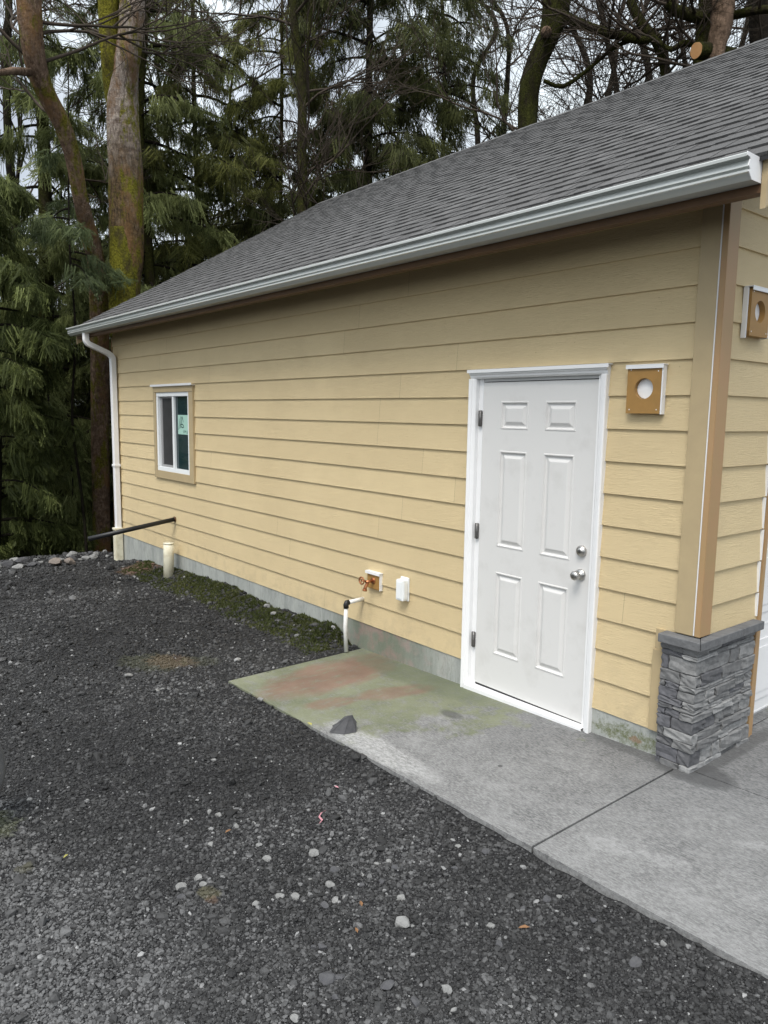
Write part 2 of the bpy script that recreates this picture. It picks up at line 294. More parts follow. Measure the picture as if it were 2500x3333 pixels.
# ---------------------------------------------------------------- mesh helpers
class MB:
    def __init__(s): s.v = []; s.f = []; s.r = []; s.sm = []
    def add(s, V, F, rnd=None, smooth=False):
        o = len(s.v); s.v += [tuple(map(float, p)) for p in V]; s.f += [tuple(i+o for i in q) for q in F]
        s.r += [rnd if rnd is not None else .5]*len(V); s.sm += [smooth]*len(F); return s
    def box(s, x0, x1, y0, y1, z0, z1, rnd=None, bev=0):
        if bev:
            b = min(bev, (x1-x0)/2.2, (y1-y0)/2.2, (z1-z0)/2.2)
            bm = bmesh.new(); bmesh.ops.create_cube(bm, size=1)
            for q in bm.verts: q.co = Vector(((x0+x1)/2+q.co.x*(x1-x0), (y0+y1)/2+q.co.y*(y1-y0), (z0+z1)/2+q.co.z*(z1-z0)))
            bmesh.ops.bevel(bm, geom=bm.edges[:], offset=b, segments=2, affect='EDGES')
            bm.verts.index_update(); s.add([q.co[:] for q in bm.verts], [[q.index for q in f.verts] for f in bm.faces], rnd); bm.free(); return s
        V = [(x, y, z) for z in (z0, z1) for y in (y0, y1) for x in (x0, x1)]
        return s.add(V, [(0, 2, 3, 1), (4, 5, 7, 6), (0, 1, 5, 4), (2, 6, 7, 3), (0, 4, 6, 2), (1, 3, 7, 5)], rnd)
    def extr(s, prof, x0, x1, closed=True, smooth=False, axis=0):
        """prof: list of (a,b) -> (y,z) swept along x"""
        n = len(prof); f = (lambda x, a, b: (x, a, b)) if axis == 0 else (lambda x, a, b: (a, x, b))
        V = [f(x0, a, b) for a, b in prof]+[f(x1, a, b) for a, b in prof]
        F = [(i, (i+1) % n, (i+1) % n+n, i+n) for i in range(n if closed else n-1)]
        if closed: F += [tuple(range(n))[::-1], tuple(range(n, 2*n))]
        return s.add(V, F, smooth=smooth)
    def tube(s, P, R, n=12, cap=True, wob=0, smooth=True, rnd=None):
        P = [Vector(p) for p in P]; R = R if hasattr(R, '__len__') else [R]*len(P)
        V = []; F = []; ref = None
        for i, p in enumerate(P):
            d = (P[min(i+1, len(P)-1)]-P[max(i-1, 0)]).normalized()
            if ref is None: ref = d.orthogonal().normalized()
            a = (ref-d*ref.dot(d)).normalized(); ref = a; b = d.cross(a)
            for k in range(n):
                t = 2*math.pi*k/n; rr = R[i]*(1+wob*(math.sin(3*t+i*.7)+.6*math.sin(5*t-i*.5)+.5*random.uniform(-1, 1)))
                V.append(p+a*math.cos(t)*rr+b*math.sin(t)*rr)
        m = len(P)
        for i in range(m-1):
            for k in range(n): F.append((i*n+k, i*n+(k+1) % n, (i+1)*n+(k+1) % n, (i+1)*n+k))
        if cap: F += [tuple(range(n))[::-1], tuple(range((m-1)*n, m*n))]
        return s.add(V, F, rnd, smooth)
    def build(s, name, m, parent=None, rnd=False):
        me = bpy.data.meshes.new(name); me.from_pydata(s.v, [], s.f); me.update()
        me.polygons.foreach_set('use_smooth', s.sm); me.materials.append(m)
        at_ = me.attributes.new('rnd', 'FLOAT', 'POINT'); at_.data.foreach_set('value', np.array(s.r, dtype=np.float32))
        o = bpy.data.objects.new(name, me); COL.objects.link(o)
        if parent: adopt(o, parent)
        return o
def adopt(o, parent):  # parts are authored in world coordinates; only top-level empties are moved
    o.parent = parent
    if parent.type == 'EMPTY': o.matrix_parent_inverse = Matrix.Translation(-Vector(parent.location))
def tag(o, label, cat, group=None, kind=None):
    if label: o['label'] = label
    if cat: o['category'] = cat
    if group: o['group'] = group
    if kind: o['kind'] = kind
    return o
def empty(name, loc, label, cat, group=None):
    o = bpy.data.objects.new(name, None); COL.objects.link(o); o.location = loc; o.empty_display_size = .2
    return tag(o, label, cat, group)
def fastmesh(name, V, F, m, rnd=None, smooth=False, parent=None):
    """V (n,3) float, F (k,3|4) int numpy"""
    me = bpy.data.meshes.new(name); n, k = len(V), F.shape[1]
    me.vertices.add(n); me.vertices.foreach_set('co', V.astype(np.float32).ravel())
    me.loops.add(F.size); me.loops.foreach_set('vertex_index', F.astype(np.int32).ravel())
    me.polygons.add(len(F)); me.polygons.foreach_set('loop_start', np.arange(0, F.size, k, dtype=np.int32))
    me.polygons.foreach_set('use_smooth', np.full(len(F), smooth)); me.update(calc_edges=True)
    if rnd is not None: a = me.attributes.new('rnd', 'FLOAT', 'POINT'); a.data.foreach_set('value', rnd.astype(np.float32))
    me.materials.append(m); o = bpy.data.objects.new(name, me); COL.objects.link(o)
    if parent: adopt(o, parent)
    return o
def vnoise(x, y, sc, seed=0):
    r = np.random.default_rng(seed).random((256, 256)); x = x*sc+1000; y = y*sc+1000
    xi = np.floor(x).astype(int); yi = np.floor(y).astype(int); fx = x-xi; fy = y-yi; fx = fx*fx*(3-2*fx); fy = fy*fy*(3-2*fy)
    g = lambda a, b: r[a % 256, b % 256]
    return (g(xi, yi)*(1-fx)+g(xi+1, yi)*fx)*(1-fy)+(g(xi, yi+1)*(1-fx)+g(xi+1, yi+1)*fx)*fy

# ---------------------------------------------------------------- ground
def slab_z(x, y): return .055+.03*x+.008*y
def ground_h(x, y):
    x = np.asarray(x, float); y = np.asarray(y, float)
    z = np.where(x > -2.8, .036+.03*np.minimum(x, 2.0)+.006*np.clip(y, -4, 0), -.048-.0225*(-2.8-x)+.006*np.clip(y, -4, 0))
    fl = np.clip((x+9.3)/.7, 0, 1)
    z = z+(vnoise(x, y, .8, 1)-.5)*.035*fl+(vnoise(x, y, 3.1, 2)-.5)*.016+(vnoise(x, y, 7, 3)-.5)*.016+(vnoise(x, y, 16, 6)-.5)*.012
    inn = (x > -2.76) & (y > -1.145)
    z = np.where(inn, np.minimum(z, .02+.03*np.minimum(x, 2)-.012), z)
    cx = -8.95+.30*np.sin(y*1.3)-.10*y.clip(-3, 3)
    d = np.clip(cx-x, 0, None); z = z-np.minimum(.55*d**1.35, 3.6)+np.clip(d, 0, 6)/6*(vnoise(x, y, .7, 5)-.5)*.8
    # berm of soil against the foundation
    b = np.exp(-(np.clip(-y, 0, None)/.2)**2)*np.clip((x+8.0)/.8, 0, 1)*np.clip((-2.95-x)/.2, 0, 1)*(y < .3)
    z = z+b*(.055+.095*vnoise(x, x*0, 2.2, 9)+.02*vnoise(x, y, 12, 4))
    return z
def axis_lines(f0, f1, st, far):
    a = list(np.arange(f0, f1+1e-6, st)); s = st; p = f1
    while p < far: s *= 1.35; p += s; a.append(p)
    s = st; p = f0
    while p > -far: s *= 1.35; p -= s; a.insert(0, p)
    return np.array(a)
gx = axis_lines(-9.8, 1.8, .03, 400); gy = axis_lines(-4.6, .3, .03, 400)
XX, YY = np.meshgrid(gx, gy, indexing='ij'); ZZ = ground_h(XX, YY)
under = (XX > -8.2) & (XX < .6) & (YY > .08) & (YY < 7.1); ZZ[under] = -.35
nx, ny = len(gx), len(gy); idx = np.arange(nx*ny).reshape(nx, ny)
F = np.stack([idx[:-1, :-1], idx[1:, :-1], idx[1:, 1:], idx[:-1, 1:]], -1).reshape(-1, 4)
tag(fastmesh('ground', np.stack([XX, YY, ZZ], -1).reshape(-1, 3), F, M_GND, smooth=True), None, None, kind='structure')

# pavement: three pours with open tooled joints, over a dark bed
bm = bmesh.new()
def pour(bm, x0, x1, y0, y1, n=8):
    V = {}; t = .14; zz = lambda x, y: slab_z(min(x, 2.5), y)
    xs = [x0+(x1-x0)*i/n for i in range(n+1)]
    top = [[bm.verts.new((x, y, zz(x, y))) for y in (y0, y1)] for x in xs]; bot = [[bm.verts.new((x, y, zz(x, y)-t)) for y in (y0, y1)] for x in xs]
    for i in range(n):
        bm.faces.new((top[i][0], top[i+1][0], top[i+1][1], top[i][1])); bm.faces.new((bot[i][0], bot[i][1], bot[i+1][1], bot[i+1][0]))
        bm.faces.new((top[i][0], bot[i][0], bot[i+1][0], top[i+1][0])); bm.faces.new((top[i][1], top[i+1][1], bot[i+1][1], bot[i][1]))
    bm.faces.new((top[0][0], top[0][1], bot[0][1], bot[0][0])); bm.faces.new((top[n][0], bot[n][0], bot[n][1], top[n][1]))
JX, JY, OUT = -.058, -.012, -1.185
pour(bm, -2.80, JX-.006, OUT, .012); pour(bm, JX+.006, 6.0, OUT, JY-.004); pour(bm, JX+.006, 6.0, JY+.004, 8.0); pour(bm, -.5, JX-.001, .640, 5.8)
sh = [e for e in bm.edges if e.calc_face_angle(0) > 1.0]
bmesh.ops.bevel(bm, geom=sh, offset=.009, segments=3, affect='EDGES')
me = bpy.data.meshes.new('pavement'); bm.to_mesh(me); bm.free(); me.materials.append(M_CON)
pv = bpy.data.objects.new('pavement', me); COL.objects.link(pv); pv['kind'] = 'structure'

# ---------------------------------------------------------------- garage
G = empty('garage', (-4.1, 3.6, 0), 'tan clapboard garage with white side door, grey shingle roof and stone corner pier', 'garage')
E_, Z0, L, DEP = .1778, .188, 8.30, 7.2
PIT = 7/12.; RX0, RX1 = -8.68, .315; RIDY = 3.6
def roofz(y): return 3.125+PIT*(y if y <= RIDY else 2*RIDY-y)
OPEN = {'side': [(-1.61, -.655, -.2, 2.085), (-6.86, -5.92, 1.10, 2.07)], 'front': [(.66, 5.6, -.2, 2.25)]}
def lap_wall(side, a0, a1, zlo_fn, ztop_fn, opens):
    mb = MB(); i = 0
    while Z0+i*E_ < 5.4:
        za, zb = Z0+i*E_, Z0+(i+1)*E_
        br = sorted({za, zb}|{o[k] for o in opens for k in (2, 3) if za < o[k] < zb})
        cuts = sorted({a0, a1}|{o[k] for o in opens for k in (0, 1)})
        joints = []; c = a0+random.uniform(.4, 3.2)
        while c < a1: joints.append(c); c += 3.66
        if side == 'front': cuts = sorted(set(cuts)|set(np.arange(a0, a1, .12)))
        cuts = sorted(set(cuts)|set(j for j in joints))
        rn = {}
        for z1_, z2_ in zip(br[:-1], br[1:]):
            for c0, c1 in zip(cuts[:-1], cuts[1:]):
                mx_, mz = (c0+c1)/2, (z1_+z2_)/2
                if any(o[0] < mx_ < o[1] and o[2] < mz < o[3] for o in opens): continue
                if mz < zlo_fn(mx_) or (mz if side == 'side' else z2_) > ztop_fn(mx_): continue
                key = sum(j < mx_ for j in joints); r = rn.setdefault(key, random.random())
                g = .0012 if any(abs(c1-j) < 1e-6 for j in joints) else 0
                yo = lambda z: .012*(z-za)/E_
                P = lambda a, y, z: (a, y, z) if side == 'side' else (-.012-y, a, z)
                V = [P(c0, yo(z1_), z1_), P(c1-g, yo(z1_), z1_), P(c1-g, yo(z2_), z2_), P(c0, yo(z2_), z2_)]
                F = [(0, 1, 2, 3)]
                if z1_ == za: V += [P(c0, .0125, z1_), P(c1-g, .0125, z1_)]; F += [(0, 4, 5, 1)]
                if side == 'front': F = [f[::-1] for f in F]
                mb.add(V, F, r)
        i += 1
    return mb
lap_wall('side', -L, -.02, lambda x: (.745 if x > -.19 else -9), lambda x: 3.12, OPEN['side']).build('siding', M_SID, G)
lap_wall('front', .07, DEP, lambda y: (.745 if y < .66 else -9), lambda y: roofz(y)-.05, OPEN['front']).build('siding', M_SID, G)
w = MB(); w.box(-L, -.03, .014, .12, 2.12, 3.13).box(-L, -6.9, .014, .12, -.2, 2.12).box(-5.9, -1.66, .014, .12, -.2, 2.12).box(-.61, -.03, .014, .12, -.2, 2.12).box(-6.9, -5.9, .014, .12, -.2, 1.08)
w.box(-L, -L+.1, .12, DEP, -.2, 3.1).box(-L+.1, -.03, DEP-.1, DEP, -.2, 3.1).box(-.13, -.03, .12, .64, -.2, 3.1).box(-.13, -.03, 5.62, DEP-.1, -.2, 3.1).box(-.13, -.03, .64, 5.62, 2.26, 3.1)
for xx in (-L, -.06): w.add([(xx, .1, 3.1), (xx, DEP-.1, 3.1), (xx, RIDY, roofz(RIDY)-.06)], [(0, 1, 2)])
w.build('wall', M_DKWOOD, G)
fd = MB(); fd.box(-L+.01, -1.61, .006, .2, -.6, Z0+.012).box(-.66, -.01, .006, .2, -.6, Z0+.012).box(-1.61, -.66, .07, .2, -.6, .05); fd.box(-.2, -.02, .2, .64, -.6, Z0+.01); fd.box(-L+.01, -L+.2, .2, DEP, -.6, Z0)
fd.build('foundation', M_FND, G)
# stone pier
pr = MB(); SX0, SXV, SYV, SY1 = -.178, .022, -.060, .575
def course_stones():
    z = .02; rows = []
    while z < .695:
        h = random.choice((.026, .034, .04, .05, .062, .075)); h = min(h, .703-z)
        if .703-z-h < .018: h = .703-z
        rows.append((z, z+h)); z += h
    out_ = []
    for (a, b_) in rows:
        out_.append(('c', a, b_, random.uniform(.06, .16), random.uniform(.05, .22)))
        x = SXV-out_[-1][3]
        while x > SX0+.015:
            l = random.uniform(.07, .18); x2 = max(SX0, x-l); x2 = SX0 if x2-SX0 < .03 else x2; out_.append(('s', a, b_, x2, x)); x = x2
        y = SYV+out_[-1][4] if False else SYV+[q for q in out_ if q[0] == 'c'][-1][4]
        while y < SY1-.01:
            l = random.uniform(.08, .28); y2 = min(SY1, y+l); y2 = SY1 if SY1-y2 < .04 else y2; out_.append(('f', a, b_, y, y2)); y = y2
    return out_
def rough_box(mb, x0, x1, y0, y1, z0, z1, r, j=.004):
    bm = bmesh.new(); bmesh.ops.create_cube(bm, size=1)
    for q in bm.verts: q.co = Vector(((x0+x1)/2+q.co.x*(x1-x0), (y0+y1)/2+q.co.y*(y1-y0), (z0+z1)/2+q.co.z*(z1-z0)))
    bmesh.ops.subdivide_edges(bm, edges=bm.edges[:], cuts=2, use_grid_fill=True)
    for q in bm.verts:
        q.co += Vector((random.uniform(-j, j), random.uniform(-j, j), random.uniform(-j*.6, j*.6)))
    bmesh.ops.bevel(bm, geom=[e for e in bm.edges if e.calc_face_angle(0) > .9], offset=.003, segments=1, affect='EDGES')
    bm.verts.index_update(); mb.add([q.co[:] for q in bm.verts], [[q.index for q in f.verts] for f in bm.faces], r); bm.free()
st = MB(); g = .0022
for kind, a, b_, p, q in course_stones():
    d = random.uniform(-.012, .004); r = random.choice((.05, .3, .5, .6, .7, .8, .9))
    tilt = 0
    if kind == 's': rough_box(st, p+g, q-g, SYV-d, .0, a+g*.7, b_-g*.7, random.choice((.02, .12, .14, .3, .45, .55)))
    elif kind == 'f': rough_box(st, -.02, SXV+d, p+g, q-g, a+g*.7, b_-g*.7, r)
    else: rough_box(st, SXV-p+g, SXV+d*.5, SYV-d*.5, SYV+q-g, a+g*.7, b_-g*.7, r)
pier = pr.box(SX0+.006, SXV-.016, SYV+.016, .004, .0, .707).box(-.02, SXV-.016, .004, SY1-.004, 0, .707).build('stone_pier', M_MORT, G)
st.build('ledge_stone', M_LEDGE, pier)
cp = MB(); CZ0, CZ1 = .706, .752
def capseg(pts):
    b0, b1 = CZ0, CZ1
    V = [(x, y, b0) for x, y in pts]+[(x, y, b1) for x, y in pts]; n = len(pts)
    cp.add(V, [tuple(range(n))[::-1], tuple(range(n, 2*n))]+[(i, (i+1) % n, (i+1) % n+n, i+n) for i in range(n)])
capseg([(-.182, -.088), (.048, -.088), (.0, -.002), (-.182, -.002)]); capseg([(.050, -.087), (.050, .36), (-.012, .36), (-.012, .06), (.002, -.002)]); capseg([(.050, .363), (.050, .60), (-.012, .60), (-.012, .363)])
c_ = cp.build('cap_stone', M_CAP, pier); bv = c_.modifiers.new('bevel', 'BEVEL'); bv.width = .004; bv.segments = 2
# corner boards
tb = MB().box(-.130, -.030, -.020, .012, .758, 3.08, bev=.002); tb.build('corner_board', M_TRIM, G)
tb = MB().box(-.024, .006, -.020, .088, .758, 3.06, bev=.002)
cb = tb.build('corner_board', M_TRIMO, G); cb['label'] = 'ochre corner board facing the front'
MB().box(-.0302, -.0248, -.0225, -.01, .760, 3.0, bev=.002).build('caulk_line', M_WHITE, cb)
MB().box(-.245, -.186, -.020, .012, Z0+.005, .64, bev=.002).box(-.235, -.186, -.014, .012, .64, .75).build('trim_board', M_TRIM, G)
# opening jamb trim and garage door
MB().box(-.20, -.001, .640, .675, .0, 2.3, bev=.002).box(-.03, .004, .612, .6385, .0, .70, bev=.002).build('door_jamb', M_TRIMO, G)
ck = MB()
for i in range(3, 13):
    z = Z0+i*E_; o = .004 if i % 2 else -.003
    ck.box(-.022, -.006, .596+o+.02, .606+o+.02, max(z, .76)+.004, z+E_-.004)
ck.build('caulk_line', M_WHITE, G)
gd = MB(); gd.box(-.17, -.13, .69, 5.6, .07, 2.3)
for zz in (.07, .62, 1.17, 1.72):
    for yy in np.arange(.78, 5.4, .6):
        gd.box(-.132, -.124, yy, yy+.5, zz+.08, zz+.47, bev=.004); gd.box(-.126, -.120, yy+.04, yy+.46, zz+.13, zz+.42, bev=.003)
    gd.box(-.135, -.128, .69, 5.6, zz, zz+.012)
gdo = gd.build('garage_door', M_WHITE, G); MB().box(-.165, -.125, .69, 5.6, .03, .068).build('door_seal', M_GREY, gdo)

# eave and roof
FY = -.333
MB().box(RX0, RX1-.024, FY, FY+.022, 2.775, 2.915).build('fascia', M_BROWN, G)
MB().box(RX0, RX1-.024, FY+.022, FY+.06, 2.775, 2.80).build('eave_strip', M_BROWN, G)
ev = MB(); o_ = .03
ev.add([(RX0, FY+.02, roofz(FY)-.02-o_), (RX1-.03, FY+.02, roofz(FY)-.02-o_), (RX1-.03, RIDY, roofz(RIDY)-.05-o_), (RX0, RIDY, roofz(RIDY)-.05-o_)], [(0, 3, 2, 1)])
ev.add([(RX0, RIDY, roofz(RIDY)-.05-o_), (RX1-.03, RIDY, roofz(RIDY)-.05-o_), (RX1-.03, DEP+.33, roofz(DEP+.33)-.05-o_), (RX0, DEP+.33, roofz(DEP+.33)-.05-o_)], [(0, 3, 2, 1)])
x = RX0+.2
while x < RX1:
    ev.add([(x, FY+.022, 2.80), (x+.038, FY+.022, 2.80), (x+.038, .014, 3.0), (x, .014, 3.0), (x, FY+.022, 2.90), (x+.038, FY+.022, 2.90), (x+.038, .014, 3.10), (x, .014, 3.10)],
           [(0, 1, 2, 3), (4, 5, 6, 7), (0, 4, 7, 3), (1, 2, 6, 5), (0, 1, 5, 4)]); x += .61
ev.build('eave_boards', M_DKWOOD, G)
for X0_, X1_ in ((RX1-.024, RX1-.001), (RX0, RX0+.022)):
    rk = MB(); y0 = FY-.004
    for (ya, yb) in ((y0, RIDY), (RIDY, DEP+.33)):
        pa, pb = roofz(ya), roofz(yb); h = .20
        V = [(xx, yy, zz) for xx in (X0_, X1_) for (yy, zz) in ((ya, pa-.02-h), (yb, pb-.02-h), (yb, pb-.02), (ya, pa-.02))]
        rk.add(V, [(0, 1, 2, 3), (7, 6, 5, 4), (0, 4, 5, 1), (3, 2, 6, 7), (0, 3, 7, 4), (1, 5, 6, 2)])
    rk.build('rake_board', M_TRIM, G)
def roof():
    mb = MB(); EX = .143; al = math.atan(PIT); SL = (RIDY-FY+.03)/math.cos(al); rs = random.Random(3)
    def P(x, s, h): # s along the slope from the eave, h proud
        y = FY-.03+s*math.cos(al)-h*math.sin(al); z = roofz(FY-.03)+s*math.sin(al)+h*math.cos(al); return (x, y, z)
    n = int(SL/EX)+1
    for i in range(n):
        s0, s1 = i*EX, min((i+1)*EX+.03, SL+.01)
        def strip(x0, x1, h0, h1, sb, r, hb=0.0):
            V = [P(x0, sb, h0), P(x1, sb, h0), P(x1, s1, h1), P(x0, s1, h1), P(x0, sb, hb), P(x1, sb, hb), P(x0, s1, h1-.004), P(x1, s1, h1-.004)]
            mb.add(V, [(0, 1, 2, 3), (4, 5, 1, 0), (4, 0, 3, 6), (1, 5, 7, 2)], r)
        x = RX0-.02
        while x < RX1+.018:
            x1 = min(x+rs.uniform(.6, 1.0), RX1+.018); strip(x, x1, .0105, .0015, s0+rs.uniform(-.002, .002), rs.uniform(.1, .5), -.004); x = x1
        x = RX0-.02+rs.uniform(0, .2)
        while x < RX1-.1:
            w_ = rs.uniform(.08, .24); x1 = min(x+w_, RX1+.015)
            strip(x, x1, .014, .004, s0+rs.uniform(-.003, .001), rs.uniform(.3, 1.0), .004); x = x1+rs.uniform(.05, .2)
    # back slope and ridge caps
    mb.add([(RX0-.02, RIDY, roofz(RIDY)+.004), (RX1+.018, RIDY, roofz(RIDY)+.004), (RX1+.018, DEP+.36, roofz(DEP+.36)), (RX0-.02, DEP+.36, roofz(DEP+.36))], [(0, 1, 2, 3)], .4)
    x = RX0-.02
    while x < RX1:
        for s_ in (1, -1):
            z = roofz(RIDY); V = [(x, RIDY, z+.016), (x+.16, RIDY, z+.012), (x+.16, RIDY-s_*.12, z+.012-.07), (x, RIDY-s_*.12, z+.016-.07)]
            mb.add(V, [(0, 1, 2, 3)], .3+.4*rs.random())
        x += .145
    return mb
ro = roof().build('roof', M_SHG, G)
# dark drip edge along the front rake
dr = MB(); h = .012
for (ya, yb) in ((FY-.03, RIDY), (RIDY, DEP+.33)):
    V = [(xx, yy, roofz(yy)+zz) for xx in (RX1-.03, RX1+.012) for yy, zz in ((ya, -.022), (yb, -.022), (yb, -.006), (ya, -.006))]
    dr.add(V, [(0, 1, 2, 3), (7, 6, 5, 4), (0, 4, 5, 1), (3, 2, 6, 7), (0, 3, 7, 4)])
dr.build('drip_edge', M_BLACK, G)
# gutter (K profile), d outward from fascia, z from top
GT = 2.905
prof = [(.0, .0), (0, -.095), (.080, -.095), (.094, -.082), (.103, -.0725), (.110, -.069), (.110, -.063), (.096, -.060), (.104, -.052), (.1125, -.048), (.106, -.026), (.101, -.020), (.112, -.014), (.1285, -.013), (.1295, -.002), (.127, .0015), (.117, .001), (.115, -.004)]
gp = [(FY-.001-d, GT+z) for d, z in prof]
gm = MB(); gm.extr(gp, RX0, RX1-.03, closed=False)
inn = [(FY-.003-d*.97+.001, GT+z*.96+.0015) for d, z in prof[:-2]]; gm.extr(inn[::-1], RX0+.002, RX1-.032, closed=False)
gut = gm.build('gutter', M_GUT, G)
for xx in (RX0-.003, RX1-.031):
    c = MB(); pp = [(FY-.0005-d*1.02, GT+z*1.02+.002) for d, z in prof[:16]]; c.extr(pp, xx, xx+.004)
    c.build('end_cap', M_WHITE, gut)
sc = MB()
# downspout
DX = -8.15
def rect_tube(mb, P, wx, wy, smooth=False):
    V = []; F = []; P = [Vector(p) for p in P]
    for i, p in enumerate(P):
        d = (P[min(i+1, len(P)-1)]-P[max(i-1, 0)]).normalized(); b = d.cross(Vector((1, 0, 0))).normalized()
        for sx, sy in ((-1, -1), (-.6, -1.12), (.6, -1.12), (1, -1), (1, 1), (.6, 1.12), (-.6, 1.12), (-1, 1)): V.append(p+Vector((sx*wx, 0, 0))+b*sy*wy)
    n = 8
    for i in range(len(P)-1):
        for k in range(n): F.append((i*n+k, i*n+(k+1) % n, (i+1)*n+(k+1) % n, (i+1)*n+k))
    F += [tuple(range(n)), tuple(range(len(V)-n, len(V)))]; mb.add(V, F)
dsp = MB(); P = [(DX, FY-.05, 2.83), (DX, FY-.05, 2.74)]
for k in range(1, 6): a = k/6*1.0; P.append((DX, FY-.05+.05*(1-math.cos(a*1.4))*1.2, 2.74-.075*math.sin(a*1.2)))
P += [(DX-.005, -.11, 2.58), (DX-.005, -.075, 2.555), (DX-.005, -.052, 2.52), (DX-.005, -.048, 2.46), (DX, -.048, 1.2), (DX, -.048, .26)]
rect_tube(dsp, P, .041, .030); ds = dsp.build('downspout', M_WHITE, G)
b_ = MB(); b_.box(DX-.05, DX+.05, -.09, -.002, 1.10, 1.13, bev=.003); b_.build('strap', M_WHITE, ds)
b_ = MB(); b_.box(DX-.052, DX+.062, -.105, -.004, -.25, .245, bev=.01); b_.box(DX-.062, DX+.07, -.11, -.002, .245, .275, bev=.005); b_.build('downspout_boot', M_PVC, ds)

# ---------------------------------------------------------------- side door
D = MB(); DX0, DX1, DZ0, DZ1 = -1.560, -.688, .060, 2.058; DY = .018
pan = [(-1.407, -1.184, 1.765, 1.940), (-1.055, -.832, 1.765, 1.940), (-1.407, -1.184, 1.013, 1.630), (-1.055, -.832, 1.013, 1.630), (-1.407, -1.184, .297, .846), (-1.055, -.832, .297, .846)]
xs = sorted({DX0, DX1, -1.407, -1.184, -1.055, -.832}); zs = sorted({DZ0, DZ1, 1.765, 1.94, 1.013, 1.63, .297, .846})
for a, b_ in zip(xs[:-1], xs[1:]):
    for c, d in zip(zs[:-1], zs[1:]):
        if any(p[0] <= (a+b_)/2 <= p[1] and p[2] <= (c+d)/2 <= p[3] for p in pan): continue
        D.add([(a, DY, c), (b_, DY, c), (b_, DY, d), (a, DY, d)], [(0, 1, 2, 3)])
rings = [(0, 0), (.003, -.003), (.009, -.0035), (.014, .008), (.020, .011), (.026, .010), (.046, -.001), (.050, -.0015)]
for p in pan:
    pr_ = None
    for k, (o, dep) in enumerate(rings):
        V = [(p[0]+o, DY+dep, p[2]+o), (p[1]-o, DY+dep, p[2]+o), (p[1]-o, DY+dep, p[3]-o), (p[0]+o, DY+dep, p[3]-o)]
        if pr_: D.add(pr_+V, [(j, (j+1) % 4, (j+1) % 4+4, j+4) for j in range(4)])
        pr_ = V
    D.add(pr_, [(0, 1, 2, 3)])
D.box(DX0, DX1, DY+.014, DY+.045, DZ0, DZ1)
D.add([(DX0, DY, DZ0), (DX0, DY+.02, DZ0), (DX0, DY+.02, DZ1), (DX0, DY, DZ1)], [(0, 1, 2, 3)]); D.add([(DX1, DY, DZ0), (DX1, DY+.02, DZ0), (DX1, DY+.02, DZ1), (DX1, DY, DZ1)], [(0, 1, 2, 3)])
door = D.build('door', M_DOOR, G)
fr = MB()
def prof_v(x_in, sgn, z0, z1):  # brickmould leg, stepped section
    pts = [(0, .04), (0, -.006), (.010, -.016), (.022, -.018), (.026, -.026), (.046, -.030), (.050, -.024), (.050, .012)]
    V = []; 
    for z in (z0, z1): V += [(x_in+sgn*a, b, z) for a, b in pts]
    n = len(pts); F = [(i, (i+1) % n, (i+1) % n+n, i+n) for i in range(n)]+[tuple(range(n)), tuple(range(n, 2*n))]
    fr.add(V, F)
prof_v(-1.605, -1, .0, 2.082); prof_v(-.664, 1, .025, 2.082)
pts = [(0, .04), (0, -.006), (.010, -.016), (.022, -.018), (.026, -.026), (.046, -.030), (.050, -.024), (.050, .012)]
fr.extr([(b, 2.082+a) for a, b in pts], -1.655, -.614)
fr.box(-1.605, -1.566, .022, .1, .02, 2.10); fr.box(-.684, -.664, .004, .1, .03, 2.10); fr.box(-1.605, -.664, .03, .1, 2.064, 2.10)
frm = fr.build('door_frame', M_WHITE, G); m_ = frm.modifiers.new('bevel', 'BEVEL'); m_.width = .0015; m_.segments = 1
MB().box(-1.665, -.600, -.036, .008, 2.134, 2.139).box(-1.665, -.600, -.036, -.033, 2.118, 2.134).build('drip_cap', M_WHITE, G)
tz = lambda x: slab_z(x, -.02)
th = MB(); th.add([(-1.62, -.03, tz(-1.62)-.01), (-.66, -.03, tz(-.66)-.01), (-.66, -.03, tz(-.66)+.014), (-1.62, -.03, tz(-1.62)+.028), (-1.62, .06, tz(-1.62)+.04), (-.66, .06, tz(-.66)+.022)], [(0, 1, 2, 3), (3, 2, 5, 4)])
th.build('threshold', M_WHITE, G)
MB().box(DX0, DX1, .024, .04, .045, .0595).build('weather_strip', M_BLACK, door)
for z in (1.83, 1.092, .352):
    h = MB(); h.tube([(-1.575, .008, z-.052), (-1.575, .008, z+.052)], .0085, 10)
    h.box(-1.592, -1.566, .006, .0165, z-.05, z+.05)
    for k in (-.03, 0, .03): h.tube([(-1.575, .008, z+k-.0015), (-1.575, .008, z+k+.0015)], .0095, 10)
    h.build('hinge', M_HINGE, door)
def revolve_y(mb, cx, cz, prof, n=28):
    V = []; F = []
    for (r, y) in prof:
        for k in range(n): t = 2*math.pi*k/n; V.append((cx+r*math.cos(t), y, cz+r*math.sin(t)))
    for i in range(len(prof)-1):
        for k in range(n): F.append((i*n+k, i*n+(k+1) % n, (i+1)*n+(k+1) % n, (i+1)*n+k))
    F.append(tuple(range(len(V)-n, len(V)))); mb.add(V, F, smooth=True)
db = MB(); revolve_y(db, -.748, 1.083, [(.033, DY), (.033, DY-.010), (.029, DY-.018), (.021, DY-.020), (.020, DY-.026), (.008, DY-.027)]); dbo = db.build('deadbolt', M_METAL, door)
MB().box(-.7495, -.7465, DY-.0285, DY-.0268, 1.073, 1.093).build('keyhole', M_BLACK, dbo)
